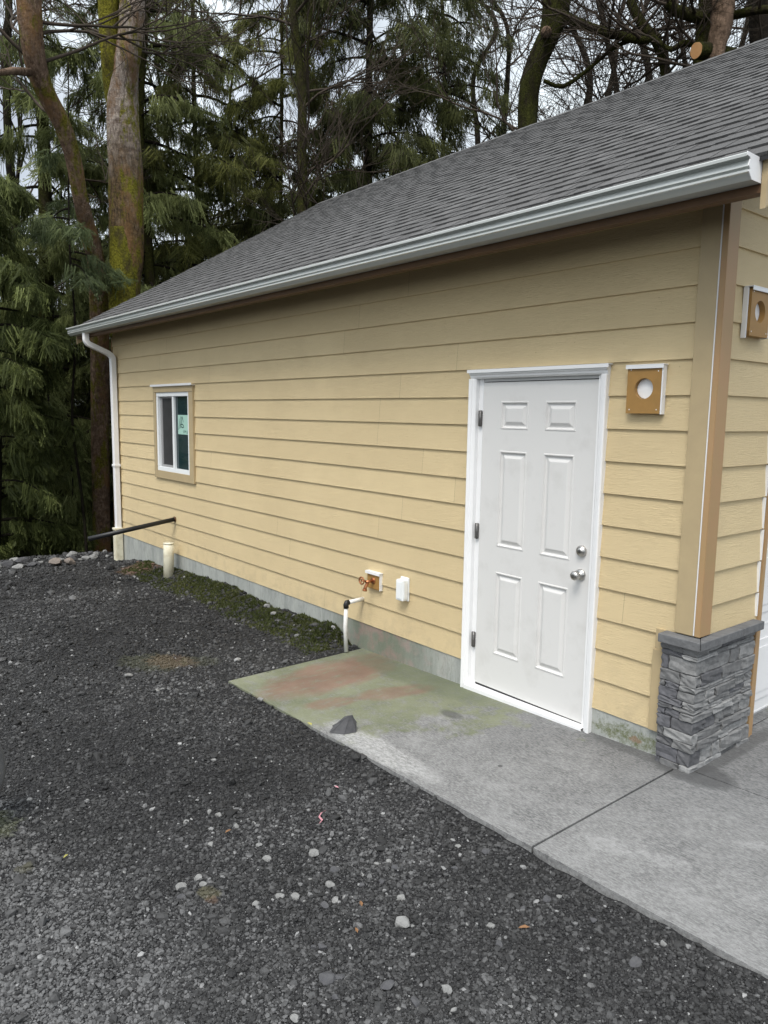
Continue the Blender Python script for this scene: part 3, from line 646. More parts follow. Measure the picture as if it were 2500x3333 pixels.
kb = MB(); revolve_y(kb, -.748, .944, [(.033, DY), (.033, DY-.008), (.026, DY-.014), (.013, DY-.018), (.012, DY-.034), (.020, DY-.040), (.027, DY-.050), (.0275, DY-.060), (.024, DY-.070), (.014, DY-.075), (.008, DY-.0755)]); kb.build('door_knob', M_METAL, door)

# ---------------------------------------------------------------- window
Wn = MB().box(-6.915, -5.825, -.020, .012, 2.058, 2.125, bev=.002); win = Wn.build('window', M_TRIM, G)
t_ = MB().box(-6.918, -6.845, -.018, .012, 1.052, 2.057, bev=.002).box(-5.935, -5.826, -.018, .012, 1.052, 2.057, bev=.002).box(-6.844, -5.936, -.017, .012, 1.052, 1.140, bev=.002); t_.build('window_trim', M_TRIM, win)
MB().box(-6.945, -5.81, -.040, .006, 2.1255, 2.131).box(-6.945, -5.81, -.040, -.037, 2.132, 2.150).build('window_drip_cap', M_WHITE, win)
f_ = MB(); a, b_, c, d = -6.845, -5.935, 1.140, 2.058
f_.box(a, b_, -.008, .05, d-.048, d, bev=.003).box(a, b_, -.008, .05, c, c+.048, bev=.003).box(a, a+.045, -.008, .05, c+.049, d-.049, bev=.003).box(b_-.045, b_, -.008, .05, c+.049, d-.049, bev=.003).box(-6.405, -6.36, -.004, .05, c+.049, d-.049, bev=.003)
wf = f_.build('window_frame', M_VINYL, win)
MB().box(a+.045, -6.405, .022, .05, d-.068, d-.049, bev=.002).box(a+.045, -6.405, .022, .05, c+.049, c+.075, bev=.002).box(a+.045, a+.095, .024, .05, c+.076, d-.069, bev=.002).build('sash', M_GREY, win)
MB().box(a+.046, -6.405, .034, .04, c+.05, d-.05).build('screen', M_SCREEN, win)
gl = MB().box(-6.36, b_-.045, .022, .028, c+.049, d-.049).build('pane', M_GLASS, win)
sk = MB().box(-6.30, b_-.05, .0195, .0212, 1.585, 1.802).build('sticker', M_PAPER, win)
ik = MB()
def stroke(P, w_=.006):
    for (x0, z0), (x1, z1) in zip(P[:-1], P[1:]):
        dx, dz = x1-x0, z1-z0; l = math.hypot(dx, dz) or 1; nx_, nz_ = -dz/l*w_/2, dx/l*w_/2
        ik.add([(x0+nx_, .0188, z0+nz_), (x1+nx_, .0188, z1+nz_), (x1-nx_, .0188, z1-nz_), (x0-nx_, .0188, z0-nz_)], [(3, 2, 1, 0)])
for k in (0, .03, .055): stroke([(-6.285+k, 1.635+k*.4), (-6.262+k, 1.70), (-6.225+k, 1.785)], .009)
stroke([(-6.20, 1.785), (-6.165, 1.755), (-6.15, 1.72)], .008); stroke([(-6.23, 1.69), (-6.19, 1.70), (-6.15, 1.685), (-6.15, 1.665), (-6.19, 1.66), (-6.22, 1.675)], .012)
stroke([(-6.16, 1.635), (-6.145, 1.60), (-6.13, 1.635)], .006); stroke([(-6.115, 1.60), (-6.115, 1.63), (-6.09, 1.62), (-6.115, 1.612)], .006); stroke([(-6.07, 1.63), (-6.07, 1.60), (-6.05, 1.60), (-6.05, 1.63)], .006); stroke([(-6.03, 1.60), (-6.01, 1.60), (-6.02, 1.615), (-6.03, 1.63), (-6.005, 1.63)], .006)
ik.build('handwriting', M_INK, sk)

# ---------------------------------------------------------------- wall fittings
def mount_block(wall, a0, a1, z0, z1, th, lab):
    P = (lambda a, y, z: (a, y, z)) if wall == 'side' else (lambda a, y, z: (-.012-y, a, z))
    def mk(mb, a0, a1, y0, y1, z0, z1, bev=.002):
        if wall == 'side': mb.box(a0, a1, y0, y1, z0, z1, bev=bev)
        else: mb.box(-.012-y1, -.012-y0, a0, a1, z0, z1, bev=bev)
        return mb
    cx, cz = (a0+a1)/2, (z0+z1)/2+.005; r = min(a1-a0, z1-z0)*.27; n = 40; mb = MB()
    # block face with a round hole
    sq = []
    for k in range(n):
        t = 2*math.pi*k/n; c, s = math.cos(t), math.sin(t); m = max(abs(c)/((a1-a0)/2), 1e-9); sc_ = 1e9
        sc_ = min(((a1-a0)/2)/abs(c) if abs(c) > 1e-6 else 1e9, ((z1-cz) if s > 0 else (cz-z0))/abs(s) if abs(s) > 1e-6 else 1e9)
        sq.append((cx+c*sc_, cz+s*sc_))
    V = [P(x, -th, z) for x, z in sq]+[P(cx+r*math.cos(2*math.pi*k/n), -th, cz+r*math.sin(2*math.pi*k/n)) for k in range(n)]+[P(cx+r*math.cos(2*math.pi*k/n), -.002, cz+r*math.sin(2*math.pi*k/n)) for k in range(n)]+[P(x, .01, z) for x, z in sq]
    F = []
    for k in range(n):
        j = (k+1) % n; F += [(k, j, n+j, n+k), (n+k, n+j, 2*n+j, 2*n+k), (k, 3*n+k, 3*n+j, j)]
    for cxx, czz in ((a0, z0), (a1, z0), (a0, z1), (a1, z1)):
        # fill the corner slivers
        near = sorted(range(n), key=lambda k: (sq[k][0]-cxx)**2+(sq[k][1]-czz)**2)[:2]
        V.append(P(cxx, -th, czz)); F.append((near[0], near[1], len(V)-1))
    mb.add(V, F); o = mb.build('vent_block', M_BLOCK, G); o['label'] = lab
    ww = MB(); V = [P(cx+r*.97*math.cos(2*math.pi*k/24), -.006, cz+r*.97*math.sin(2*math.pi*k/24)) for k in range(24)]; ww.add(V, [tuple(range(24))]); ww.build('vent_disc', M_WHITE, o)
    fl = MB(); mk(fl, a0-.008, a1+.014, -th-.010, .004, z1+.0005, z1+.006, .001); mk(fl, a0-.008, a1+.014, -th-.010, -th-.006, z1-.016, z1+.0005, .001); mk(fl, a1+.001, a1+.008, -th-.001, .004, z0-.004, z1-.001, .001)
    if wall == 'front': mk(fl, a0-.012, a0-.001, -th*.6, .004, z0-.012, z1-.001, .001)
    fl.build('flashing', M_WHITE, o)
    for ax, az in ((a0+.02, z0+.02), (a1-.02, z0+.02), (a0+.02, z1-.02), (a1-.02, z1-.03)):
        mk(MB_ := MB(), ax-.003, ax+.003, -th-.001, -th+.001, az-.003, az+.003, .0005); MB_.build('screw', M_WHITE, o)
mount_block('side', -.482, -.285, 1.872, 2.118, .030, 'ochre vent block right of the side door')
mount_block('front', .222, .42, 2.262, 2.495, .034, 'ochre vent block on the front wall')
# hose bib
hb = MB().box(-2.710, -2.556, -.022, .008, .497, .628, bev=.003); hbo = hb.build('faucet_block', M_BLOCK, G)
MB().box(-2.722, -2.545, -.034, .004, .6285, .634).box(-2.722, -2.545, -.034, -.031, .613, .6285).box(-2.5555, -2.550, -.023, .004, .495, .627).build('flashing', M_WHITE, hbo)
fa = MB(); fx, fz = -2.632, .565
fa.tube([(fx, -.022, fz), (fx, -.028, fz)], .026, 16); fa.tube([(fx, -.028, fz), (fx, -.095, fz-.004)], [.012, .013], 12)
fa.tube([(fx, -.075, fz), (fx, -.085, fz-.02), (fx, -.10, fz-.045), (fx, -.105, fz-.062)], [.012, .013, .013, .015], 12); fa.tube([(fx, -.105, fz-.058), (fx, -.107, fz-.072)], .0185, 12)
fa.tube([(fx, -.09, fz+.002), (fx, -.135, fz+.014)], .006, 8)
fao = fa.build('hose_faucet', M_BRASS, hbo)
wh = MB(); V = []; ring = [(fx+.027*math.cos(t), -.137+.002*math.cos(t), fz+.014+.027*math.sin(t)) for t in np.linspace(0, 2*math.pi, 22)]
wh.tube(ring, .0055, 8, cap=False)
for t in (0, 2.1, 4.2): wh.tube([(fx, -.137, fz+.014), (fx+.027*math.cos(t), -.137, fz+.014+.027*math.sin(t))], .004, 6)
wh.build('wheel_handle', M_BRASS, fao)
# outdoor outlet cover
ob = MB().box(-2.322, -2.230, -.012, .004, .478, .655, bev=.004).box(-2.318, -2.234, -.060, -.012, .484, .640, bev=.006); obo = ob.build('outlet_cover', M_VINYL, G)
MB().box(-2.2335, -2.229, -.052, -.02, .50, .62, bev=.001).box(-2.300, -2.252, -.066, -.0602, .500, .626, bev=.002).build('lid_rib', M_VINYL, obo)
# condensate drain: stub out of the wall, black elbow, drop to the slab
pc = MB(); px_, pz = -2.788, .385
pc.tube([(px_, .01, pz), (px_, -.15, pz-.008)], .0165, 14); pc.tube([(px_-.002, -.165, pz-.05), (px_-.012, -.165, pz-.20), (px_-.004, -.16, -.02)], .0165, 14)
pco = pc.build('drain_pipe', M_PVCW, G)
MB().tube([(px_, -.143, pz-.008), (px_, -.163, pz-.009), (px_-.001, -.168, pz-.024), (px_-.002, -.165, pz-.05)], [.0215, .0215, .022, .021], 14).build('elbow', M_BLACK, pco)
# black pipe projecting from the wall
bp_ = MB().tube([(-6.395, .01, .597), (-6.397, -.5, .525), (-6.40, -.99, .455)], .0255, 18); bpo = bp_.build('vent_pipe', M_BLACK, G)
MB().tube([(-6.395, -.0, .5955), (-6.395, -.012, .594)], .032, 18).build('pipe_flange', M_BROWN, bpo)

# ---------------------------------------------------------------- loose things
o = MB()
o.tube([(-6.30, -.135, -.16), (-6.295, -.13, .2), (-6.29, -.128, .338)], [.060, .059, .060], 24); o.tube([(-6.29, -.128, .33), (-6.29, -.128, .346)], .062, 24)
c0 = o.build('standpipe', M_PVC); tag(c0, 'capped cream plastic pipe standing upright in the moss against the foundation', 'pipe')
def rock(name, m, p, s, label, cat='rock', group=None, flat=.62, seed=None):
    rs = random.Random(seed); bm = bmesh.new(); bmesh.ops.create_icosphere(bm, subdivisions=2, radius=1)
    pl = [(Vector((rs.gauss(0, 1), rs.gauss(0, 1), rs.gauss(0, 1))).normalized(), rs.uniform(.45, .85)) for _ in range(11)]
    for v in bm.verts:
        for n_, d_ in pl:
            t = v.co.dot(n_)
            if t > d_: v.co -= n_*(t-d_)
        v.co *= rs.uniform(.97, 1.03)
    a = rs.uniform(0, 6.3); ex = rs.uniform(.75, 1.0)
    for v in bm.verts:
        x, y = v.co.x*s, v.co.y*s*ex; v.co = Vector((x*math.cos(a)-y*math.sin(a), x*math.sin(a)+y*math.cos(a), v.co.z*s*flat))
    me = bpy.data.meshes.new(name); bm.to_mesh(me); bm.free(); me.materials.append(m)
    o = bpy.data.objects.new(name, me); COL.objects.link(o); o.location = p; tag(o, label, cat, group); return o
def rock_px(px, py, w, m, label, group=None, zoff=0, flat=.62, seed=None):
    p = atz(px, py, -.05); p = atz(px, py, float(ground_h(p[0], p[1]))); p = atz(px, py, float(ground_h(p[0], p[1])))
    dist = np.linalg.norm(p-CAM); s = w/FPX*dist/2*1.05
    return rock('rock', m, (p[0], p[1], p[2]+s*flat*.45+zoff), s, label, 'rock', group, flat, seed or int(px*7+py))
# dark wedge of rock on the slab
w_ = MB(); p = atz(1122, 2378, .0); zz = slab_z(p[0], p[1])
V = [(-.085, -.04, 0), (.0, -.055, 0), (.07, -.02, 0), (.055, .045, 0), (-.05, .04, 0), (-.07, -.01, .03), (-.02, -.02, .062), (.028, -.012, .096), (.05, .01, .088), (.0, .03, .07), (.066, .015, .045)]
bm = bmesh.new()
for v in V: bm.verts.new(v)
bmesh.ops.convex_hull(bm, input=bm.verts[:]); bmesh.ops.subdivide_edges(bm, edges=bm.edges[:], cuts=2, use_grid_fill=False)
for v in bm.verts: v.co += Vector((random.uniform(-.006, .006), random.uniform(-.006, .006), random.uniform(-.004, .005)))
me = bpy.data.meshes.new('rock'); bm.to_mesh(me); bm.free(); me.materials.append(M_ROCKD); o = bpy.data.objects.new('rock', me); COL.objects.link(o); o.location = (p[0], p[1], zz+.002); o.rotation_euler.z = .85
tag(o, 'dark grey pointed wedge of rock sitting on the edge of the concrete slab', 'rock')
for px, py, w, kind, lab in (
    (1308, 3013, 50, 'p', 'largest round white stone on the gravel, below the slab joint'),
    (589, 2891, 38, 'p', 'angular white stone with a dark stone just below it'),
    (1024, 2782, 38, 'p', 'smooth oval white stone just below the pink ribbon scrap'),
    (1455, 3227, 37, 'p', 'oval pale stone just above the tall pale stone at the bottom edge'),
    (1479, 3298, 34, 'p', 'tall pale stone cut by the bottom edge of the gravel'),
    (1062, 3192, 52, 'd', 'largest flat dark grey stone low on the gravel'),
    (1105, 3187, 36, 'd', 'dark grey stone touching the right of the largest flat dark stone'),
    (1260, 3216, 46, 'd', 'half buried dull grey stone between the white and dark stones'),
    (2065, 3140, 44, 'd', 'flat dark grey stone on the gravel nearest the slab bottom right'),
    (870, 1981, 34, 'p', 'pale rock lying on the moss against the foundation'),
    (681, 1966, 20, 'd', 'bluish grey stone at the lower border of the moss strip'),
    (418, 2203, 34, 'p', 'flat pale stone at the left, below the reddish earth patch')):
    rock_px(px, py, w, M_ROCKP if kind == 'p' else M_ROCKD, lab)
pale = [(961, 2923, 33), (1091, 2934, 27), (910, 2921, 30), (991, 2937, 16), (869, 2799, 30), (1075, 2885, 32), (1344, 3016, 14), (1306, 2927, 30), (1265, 2810, 24), (1224, 2815, 22), (1121, 2923, 19), (1596, 3016, 27), (1482, 3036, 19), (1490, 2758, 22), (1311, 2545, 12), (885, 2481, 11), (643, 2861, 30), (662, 2880, 24), (688, 2753, 24), (844, 2755, 22), (868, 2799, 28), (833, 2948, 27), (681, 2647, 24), (711, 2655, 24), (768, 2693, 27), (825, 2682, 19), (404, 2842, 19), (95, 2606, 19), (605, 2679, 22), (694, 2476, 19), (784, 3176, 15), (277, 3276, 14), (892, 2000, 22), (636, 1904, 14), (709, 1933, 14), (793, 1988, 14), (511, 2251, 20), (530, 2245, 18), (848, 2280, 22), (1600, 3190, 13), (1520, 3010, 12), (1180, 2850, 15), (930, 3010, 12), (1010, 2865, 16), (1660, 3280, 18), (1300, 3290, 20), (960, 3320, 30), (1905, 3180, 14), (1880, 3275, 14), (2160, 3075, 24), (1820, 2920, 18), (2040, 2920, 16), (1770, 2560, 1)][:-1]
for px, py, w in pale: rock_px(px, py, w, M_ROCKP, 'small pale stone lying loose on the dark gravel', 'small pale stones loose on the gravel')
dark = [(1091, 2834, 36), (1352, 3271, 42), (1056, 2951, 30), (1289, 2829, 28), (1051, 3086, 34), (1021, 3086, 28), (1623, 3078, 32), (1582, 2777, 28), (1479, 2829, 25), (589, 2921, 30), (1094, 3250, 30), (1240, 2870, 24), (1176, 2886, 22), (2065, 2950, 24), (1780, 2930, 30), (1930, 3000, 26), (1700, 2960, 22)]
for px, py, w in dark: rock_px(px, py, w, M_ROCKD, 'grey stone half sunk among the dark gravel', 'grey stones half sunk in the gravel')
rs_ = random.Random(5)
for k in range(26):
    px = rs_.uniform(-10, 385); py = 1838-px*.118+rs_.uniform(-3, 22); p = atz(px, py, -.2)
    rock('rock', M_ROCKP if rs_.random() < .45 else M_ROCKD, (p[0], p[1], float(ground_h(p[0], p[1]))+.02), rs_.uniform(.04, .10), 'rough grey rock on the far lip of the gravel by the trees', 'rock', 'rough rocks along the far lip', .6, 300+k)
for px, lab in ((183, 'pinkish white stone, left of the pair on the far gravel lip'), (228, 'pinkish tan stone, right of the pair on the far gravel lip')):
    p = atz(px, 1838, -.16); rock('rock', M_ROCKK, (p[0], p[1], float(ground_h(p[0], p[1]))+.05), .10, lab, seed=px)
# litter
def ribbon(name, P, w, m, lab, cat):
    b = MB(); V = []; F = []
    for i, (x, y, z) in enumerate(P): V += [(x, y, z), (x+w*.6, y+w*.7, z+.004)]
    for i in range(len(P)-1): F.append((2*i, 2*i+2, 2*i+3, 2*i+1))
    b.add(V, F); o = b.build(name, m); so_ = o.modifiers.new('thick', 'SOLIDIFY'); so_.thickness = .0008; tag(o, lab, cat)
M_PINK = mat('pink_plastic', (.48, .22, .25), .5, .3); M_YEL = mat('yellow_leaf', (.36, .34, .10), .6, .2); M_ORL = mat('orange_leaf', (.22, .12, .06), .7, .2)
pp = []
for px, py in ((1056, 2692), (1044, 2698), (1036, 2708), (1040, 2716), (1046, 2722), (1038, 2730)):
    p = atz(px, py, -.05); pp.append((p[0], p[1], float(ground_h(p[0], p[1]))+.016+.004*math.sin(px)))
ribbon('ribbon_scrap', pp, .008, M_PINK, 'crumpled pink ribbon scrap lying on the dark gravel', 'litter')
def leaf(px, py, s, m, lab, zf=None):
    p = atz(px, py, -.04); z = (zf(p[0], p[1])+.004) if zf else float(ground_h(p[0], p[1]))+.014
    a = random.uniform(0, 6.28); V = [(0, 0, 0)]+[(s*r*math.cos(t), s*.5*r*math.sin(t), .25*s*abs(math.sin(t))) for t, r in zip(np.linspace(0, 2*math.pi, 11)[:-1], (1.2, .8, 1, .7, .9, 1.2, .9, .7, 1, .8))]
    b = MB(); b.add([(x*math.cos(a)-y*math.sin(a), x*math.sin(a)+y*math.cos(a), z_) for x, y, z_ in V], [(0, i, i % 10+1) for i in range(1, 11)])
    o = b.build('fallen_leaf', m); o.location = (p[0], p[1], z); so_ = o.modifiers.new('thick', 'SOLIDIFY'); so_.thickness = .0007; tag(o, lab, 'leaf')
    return o
leaf(1008, 2373, .024, M_YEL, 'bright yellow leaf at the slab edge beside the dark wedge of rock')
leaf(743, 2743, .014, M_ORL, 'small orange leaf among pale stones, left of the pink ribbon')
leaf(1175, 2998, .014, M_ORL, 'small orange leaf left of the largest white stone')
leaf(1160, 3096, .012, M_ORL, 'small orange leaf below left of the largest white stone')
leaf(1704, 3077, .018, M_ORL, 'small orange leaf on the gravel near the slab, bottom right')
leaf(215, 2807, .012, M_YEL, 'small yellow leaf alone on the gravel at lower left')
leaf(1095, 2600, .012, M_PINK, 'tiny dull red leaf above the pink ribbon scrap')
# tyre just inside the left edge
TOFF = .235
ty = MB(); c_ = np.array(atz(-38, 2790, -.06)); ax = Vector((0, 1, 0)).cross(Vector((0, 0, 1)))
TP = []; rr = .30; n = 48
sec = [(-.095, .20), (-.10, .235), (-.098, .27), (-.085, .292), (-.05, .30), (.05, .30), (.085, .292), (.098, .27), (.10, .235), (.095, .20)]
cy, cz = None, None
tx, tyy, tz_ = c_[0], c_[1], float(ground_h(c_[0], c_[1]))+.298
dv = Vector((-.35, .94, 0)).normalized(); av = Vector((dv.y, -dv.x, 0))
V = []; F = []
for k in range(n):
    t = 2*math.pi*k/n
    for (w0, r0) in sec: V.append(Vector((tx, tyy, tz_))+av*w0+dv*math.cos(t)*r0+Vector((0, 0, 1))*math.sin(t)*r0)
m2 = len(sec)
for k in range(n):
    for i in range(m2-1): F.append((k*m2+i, k*m2+i+1, ((k+1) % n)*m2+i+1, ((k+1) % n)*m2+i))
# slide it so that only its edge enters the frame
off = Vector((-RT[0], -RT[1], 0)).normalized()*TOFF
off = off*1.0
ty.add([v+off for v in V], F, smooth=True)
tyr = empty('wheel', (tx+off.x, tyy+off.y, tz_-.298), 'dull grey tyre standing on the gravel at the left border', 'wheel')
M_TYRE = mat('dusty_rubber', (.16, .16, .158), .8, .2, noise=(12, .3, .7), col2=(.10, .10, .10))
ty.build('tyre', M_TYRE, tyr)
ri = MB(); cc = Vector((tx, tyy, tz_))+off
ri.tube([cc-av*.07, cc+av*.075], .204, 32, smooth=False); ri.tube([cc-av*.085, cc+av*.09], .05, 16, smooth=False); ri.build('rim', M_HINGE, tyr)

# ---------------------------------------------------------------- gravel (stuff)
ICO = None
def ico():
    bm = bmesh.new(); bmesh.ops.create_icosphere(bm, subdivisions=1, radius=1); bm.verts.index_update()
    v = np.array([q.co[:] for q in bm.verts]); f = np.array([[q.index for q in p.verts] for p in bm.faces]); bm.free(); return v, f
IV, IF = ico()
def scatter(name, PX, PY, SZ, m, zf=ground_h, sink=.25, rnd=None):
    n = len(PX); j = RNG.uniform(.72, 1.18, (n, len(IV), 1)); V = IV[None]*j
    sc3 = np.stack([RNG.uniform(.8, 1.25, n), RNG.uniform(.6, 1., n), RNG.uniform(.4, .75, n)], -1)
    V = V*sc3[:, None, :]*SZ[:, None, None]
    a = RNG.uniform(0, 6.283, n); b = RNG.normal(0, .35, n); ca, sa, cb, sb = np.cos(a), np.sin(a), np.cos(b), np.sin(b)
    x, y, z = V[..., 0], V[..., 1], V[..., 2]
    x, z = x*cb[:, None]+z*sb[:, None], -x*sb[:, None]+z*cb[:, None]
    x, y = x*ca[:, None]-y*sa[:, None], x*sa[:, None]+y*ca[:, None]
    zz = zf(PX, PY)+SZ*(.5-sink)
    V = np.stack([x+PX[:, None], y+PY[:, None], z+zz[:, None]], -1).reshape(-1, 3)
    F = (IF[None]+(np.arange(n)*len(IV))[:, None, None]).reshape(-1, 3)
    r = np.repeat(rnd if rnd is not None else RNG.random(n), len(IV))
    return fastmesh(name, V, F, m, r)
def on_gravel(x, y):
    return ~((x > -2.83) & (y > OUT-.012)) & (y < .0)
# sample in view: denser near the camera
n = 600000
u = RNG.uniform(-.95, .75, n); tt = RNG.random(n)
d = 1.55*np.exp(tt*math.log(11.2/1.55))
f2 = np.array([FW[0], FW[1]]); f2 /= np.linalg.norm(f2); r2 = np.array([RT[0], RT[1]]); r2 /= np.linalg.norm(r2)
PX = CAM[0]+f2[0]*d+r2[0]*u*d; PY = CAM[1]+f2[1]*d+r2[1]*u*d
k = on_gravel(PX, PY) & (PX > -9.6) & (PX < 2.2)
PX, PY, d = PX[k], PY[k], d[k]
SZ = (.0020+.00074*d)*np.exp(RNG.normal(0, .55, len(PX))).clip(.4, 3.4)
SZ = SZ*np.where(RNG.random(len(PX)) < .01, 2.2, 1)
big = SZ > .014
dust = np.clip((-1.4-PY)/1.6, 0, 1)*np.clip((4.2-d)/2.2, 0, 1); rr_ = np.clip(RNG.random(len(PX))*.78+.42*(vnoise(PX, PY, 1.3, 21)-.35)+.22*(vnoise(PX, PY, 6, 22)-.4)+.38*dust-.06, 0, .93); pick = RNG.random(len(PX)) < .017; rr_[pick] = RNG.uniform(.93, 1, pick.sum())
tag(scatter('gravel', PX, PY, SZ, M_GRAV, rnd=rr_), None, None, kind='stuff')

# ---------------------------------------------------------------- moss strip (stuff)
n = 60000
mx0 = RNG.uniform(-7.3, -2.95, n); my = -np.abs(RNG.normal(0, .21, n))
edge = .26+.14*vnoise(mx0, mx0*0, 1.7, 31)+.06*vnoise(mx0, my, 8, 33); k = (-my < edge) & (vnoise(mx0, my, 7, 12) > .22)
mx0, my = mx0[k], my[k]; n = len(mx0); z = ground_h(mx0, my)
a = RNG.uniform(0, 6.283, n); ln = RNG.uniform(.012, .032, n); wd = RNG.uniform(.004, .009, n)
dx, dy = np.cos(a), np.sin(a); tp = RNG.uniform(.2, 1.0, n)
V = np.stack([np.stack([mx0-dy*wd, my+dx*wd, z-.003], -1), np.stack([mx0+dy*wd, my-dx*wd, z-.003], -1), np.stack([mx0+dx*ln*(1-tp*.6), my+dy*ln*(1-tp*.6), z+ln*tp], -1)], 1).reshape(-1, 3)
F = np.arange(3*n).reshape(-1, 3)
rn = np.repeat(np.clip(.5*vnoise(mx0, my, 5, 14)+.5*RNG.random(n), 0, 1), 3)
tag(fastmesh('moss', V, F, M_MOSSG, rn), None, None, kind='stuff')

# ---------------------------------------------------------------- trees
def spline(P, R, n):
    P = np.array(P, float); R = np.array(R, float); t = np.linspace(0, len(P)-1, n); out = []; ro_ = []
    for q in t:
        i = min(int(q), len(P)-2); f = q-i; p0 = P[max(i-1, 0)]; p1 = P[i]; p2 = P[i+1]; p3 = P[min(i+2, len(P)-1)]
        out.append(.5*((2*p1)+(-p0+p2)*f+(2*p0-5*p1+4*p2-p3)*f*f+(-p0+3*p1-3*p2+p3)*f**3)); ro_.append(R[i]*(1-f)+R[i+1]*f)
    return out, ro_
def trunk_px(pts, D0, n=40):
    """pts: (px,py,width px[,D]); returns world polyline and radii"""
    P = []; R = []
    for q in pts:
        D = q[3] if len(q) > 3 else D0; p = at(q[0], q[1], D); P.append(p); R.append(q[2]/FPX*abs((p-CAM)@FW)/2)
    return spline(P, R, n)
def drop(P, R, z=-3.6, flare=1.5):
    b = np.array(P[0]); P = [np.array([b[0], b[1], z])]+[np.array([b[0], b[1], (b[2]+z)/2])]+list(P); return P, [R[0]*flare, R[0]*1.1]+list(R)
# fronds -----------------------------------------------------------
def frond_shape(nl=10, ln=.34, rs=None):
    """flat drooping spray: a midrib with side twigs that carry short scales-of-leaf quads; local x=out, z=up"""
    Q = []
    for i in range(nl):
        f = (i+.6)/nl; x = ln*f; z = -.35*ln*f*f; l = ln*(.40*(1-f)**.7+.10)*rs.uniform(.75, 1.25)
        for s in (-1, 1):
            a = rs.uniform(.5, .9); dx, dy = math.cos(a)*l, math.sin(a)*l*s; dz = -l*rs.uniform(.35, 1.0); w_ = rs.uniform(.004, .0075)
            Q.append([(x-w_, 0, z), (x+w_, 0, z), (x+dx*.9+w_*.5, dy*.9, z+dz*.8), (x+dx, dy, z+dz)])
            for m_ in (.3, .6):
                Q.append([(x+dx*m_, dy*m_, z+dz*m_), (x+dx*m_+w_*1.5, dy*m_, z+dz*m_), (x+dx*m_+l*.36, dy*m_+.08*l*s, z+dz*m_-l*.25), (x+dx*m_+l*.30, dy*m_+.05*l*s, z+dz*m_-l*.22)])
    Q.append([(0, -.004, 0), (0, .004, 0), (ln*1.1, .002, -.4*ln), (ln*1.1, -.002, -.4*ln)])
    return np.array(Q)
def hang_shape(rs, ln=.5):
    Q = []
    for i in range(12):
        x = rs.uniform(-.02, .14); y = rs.uniform(-.13, .13); z0 = rs.uniform(-.08, .02); l = ln*rs.uniform(.35, 1.0); w_ = rs.uniform(.005, .011); dx, dy = rs.uniform(-.03, .05), rs.uniform(-.04, .04)
        Q.append([(x, y-w_, z0), (x, y+w_, z0), (x+dx, y+dy+w_*.6, z0-l), (x+dx, y+dy-w_*.6, z0-l)])
        for k in range(2):
            f = rs.uniform(.2, .9); s = rs.choice((-1, 1)); ll = rs.uniform(.05, .12)
            Q.append([(x+dx*f, y+dy*f, z0-l*f), (x+dx*f+.008, y+dy*f, z0-l*f-.012), (x+dx*f+.02, y+dy*f+s*ll*.7, z0-l*f-ll), (x+dx*f, y+dy*f+s*ll*.6, z0-l*f-ll)])
    return np.array(Q)
_r = random.Random(2)
FR = [frond_shape(9, .27, _r) for _ in range(4)]; HG = [hang_shape(_r) for _ in range(3)]
def place(shapes, P, Dv, S_, tilt):
    """instances of quad shapes at P pointing along horizontal Dv"""
    outV = []; outR = []
    which = RNG.integers(0, len(shapes), len(P)); base_r = RNG.random(len(P))
    for w_i, sh in enumerate(shapes):
        k = which == w_i; p = P[k]; d = Dv[k]; s = S_[k]; t = tilt[k]
        if not len(p): continue
        hx, hy = d[:, 0], d[:, 1]; ct, st_ = np.cos(t), np.sin(t)
        X = np.stack([hx*ct, hy*ct, st_], -1); Y = np.stack([-hy, hx, 0*hx], -1)
        ro = RNG.normal(0, .45, len(p)); Z = np.cross(X, Y); Y2 = Y*np.cos(ro)[:, None]+Z*np.sin(ro)[:, None]; Z2 = np.cross(X, Y2)
        q = sh.reshape(-1, 3)
        V = p[:, None, :]+s[:, None, None]*(q[None, :, 0:1]*X[:, None]+q[None, :, 1:2]*Y2[:, None]+q[None, :, 2:3]*Z2[:, None])
        outV.append(V.reshape(-1, 3)); nq = len(sh)
        r = np.clip(base_r[k][:, None]*.6+.4*RNG.random((len(p), nq)), 0, 1); outR.append(np.repeat(r.ravel(), 4))
    return np.concatenate(outV), np.concatenate(outR)
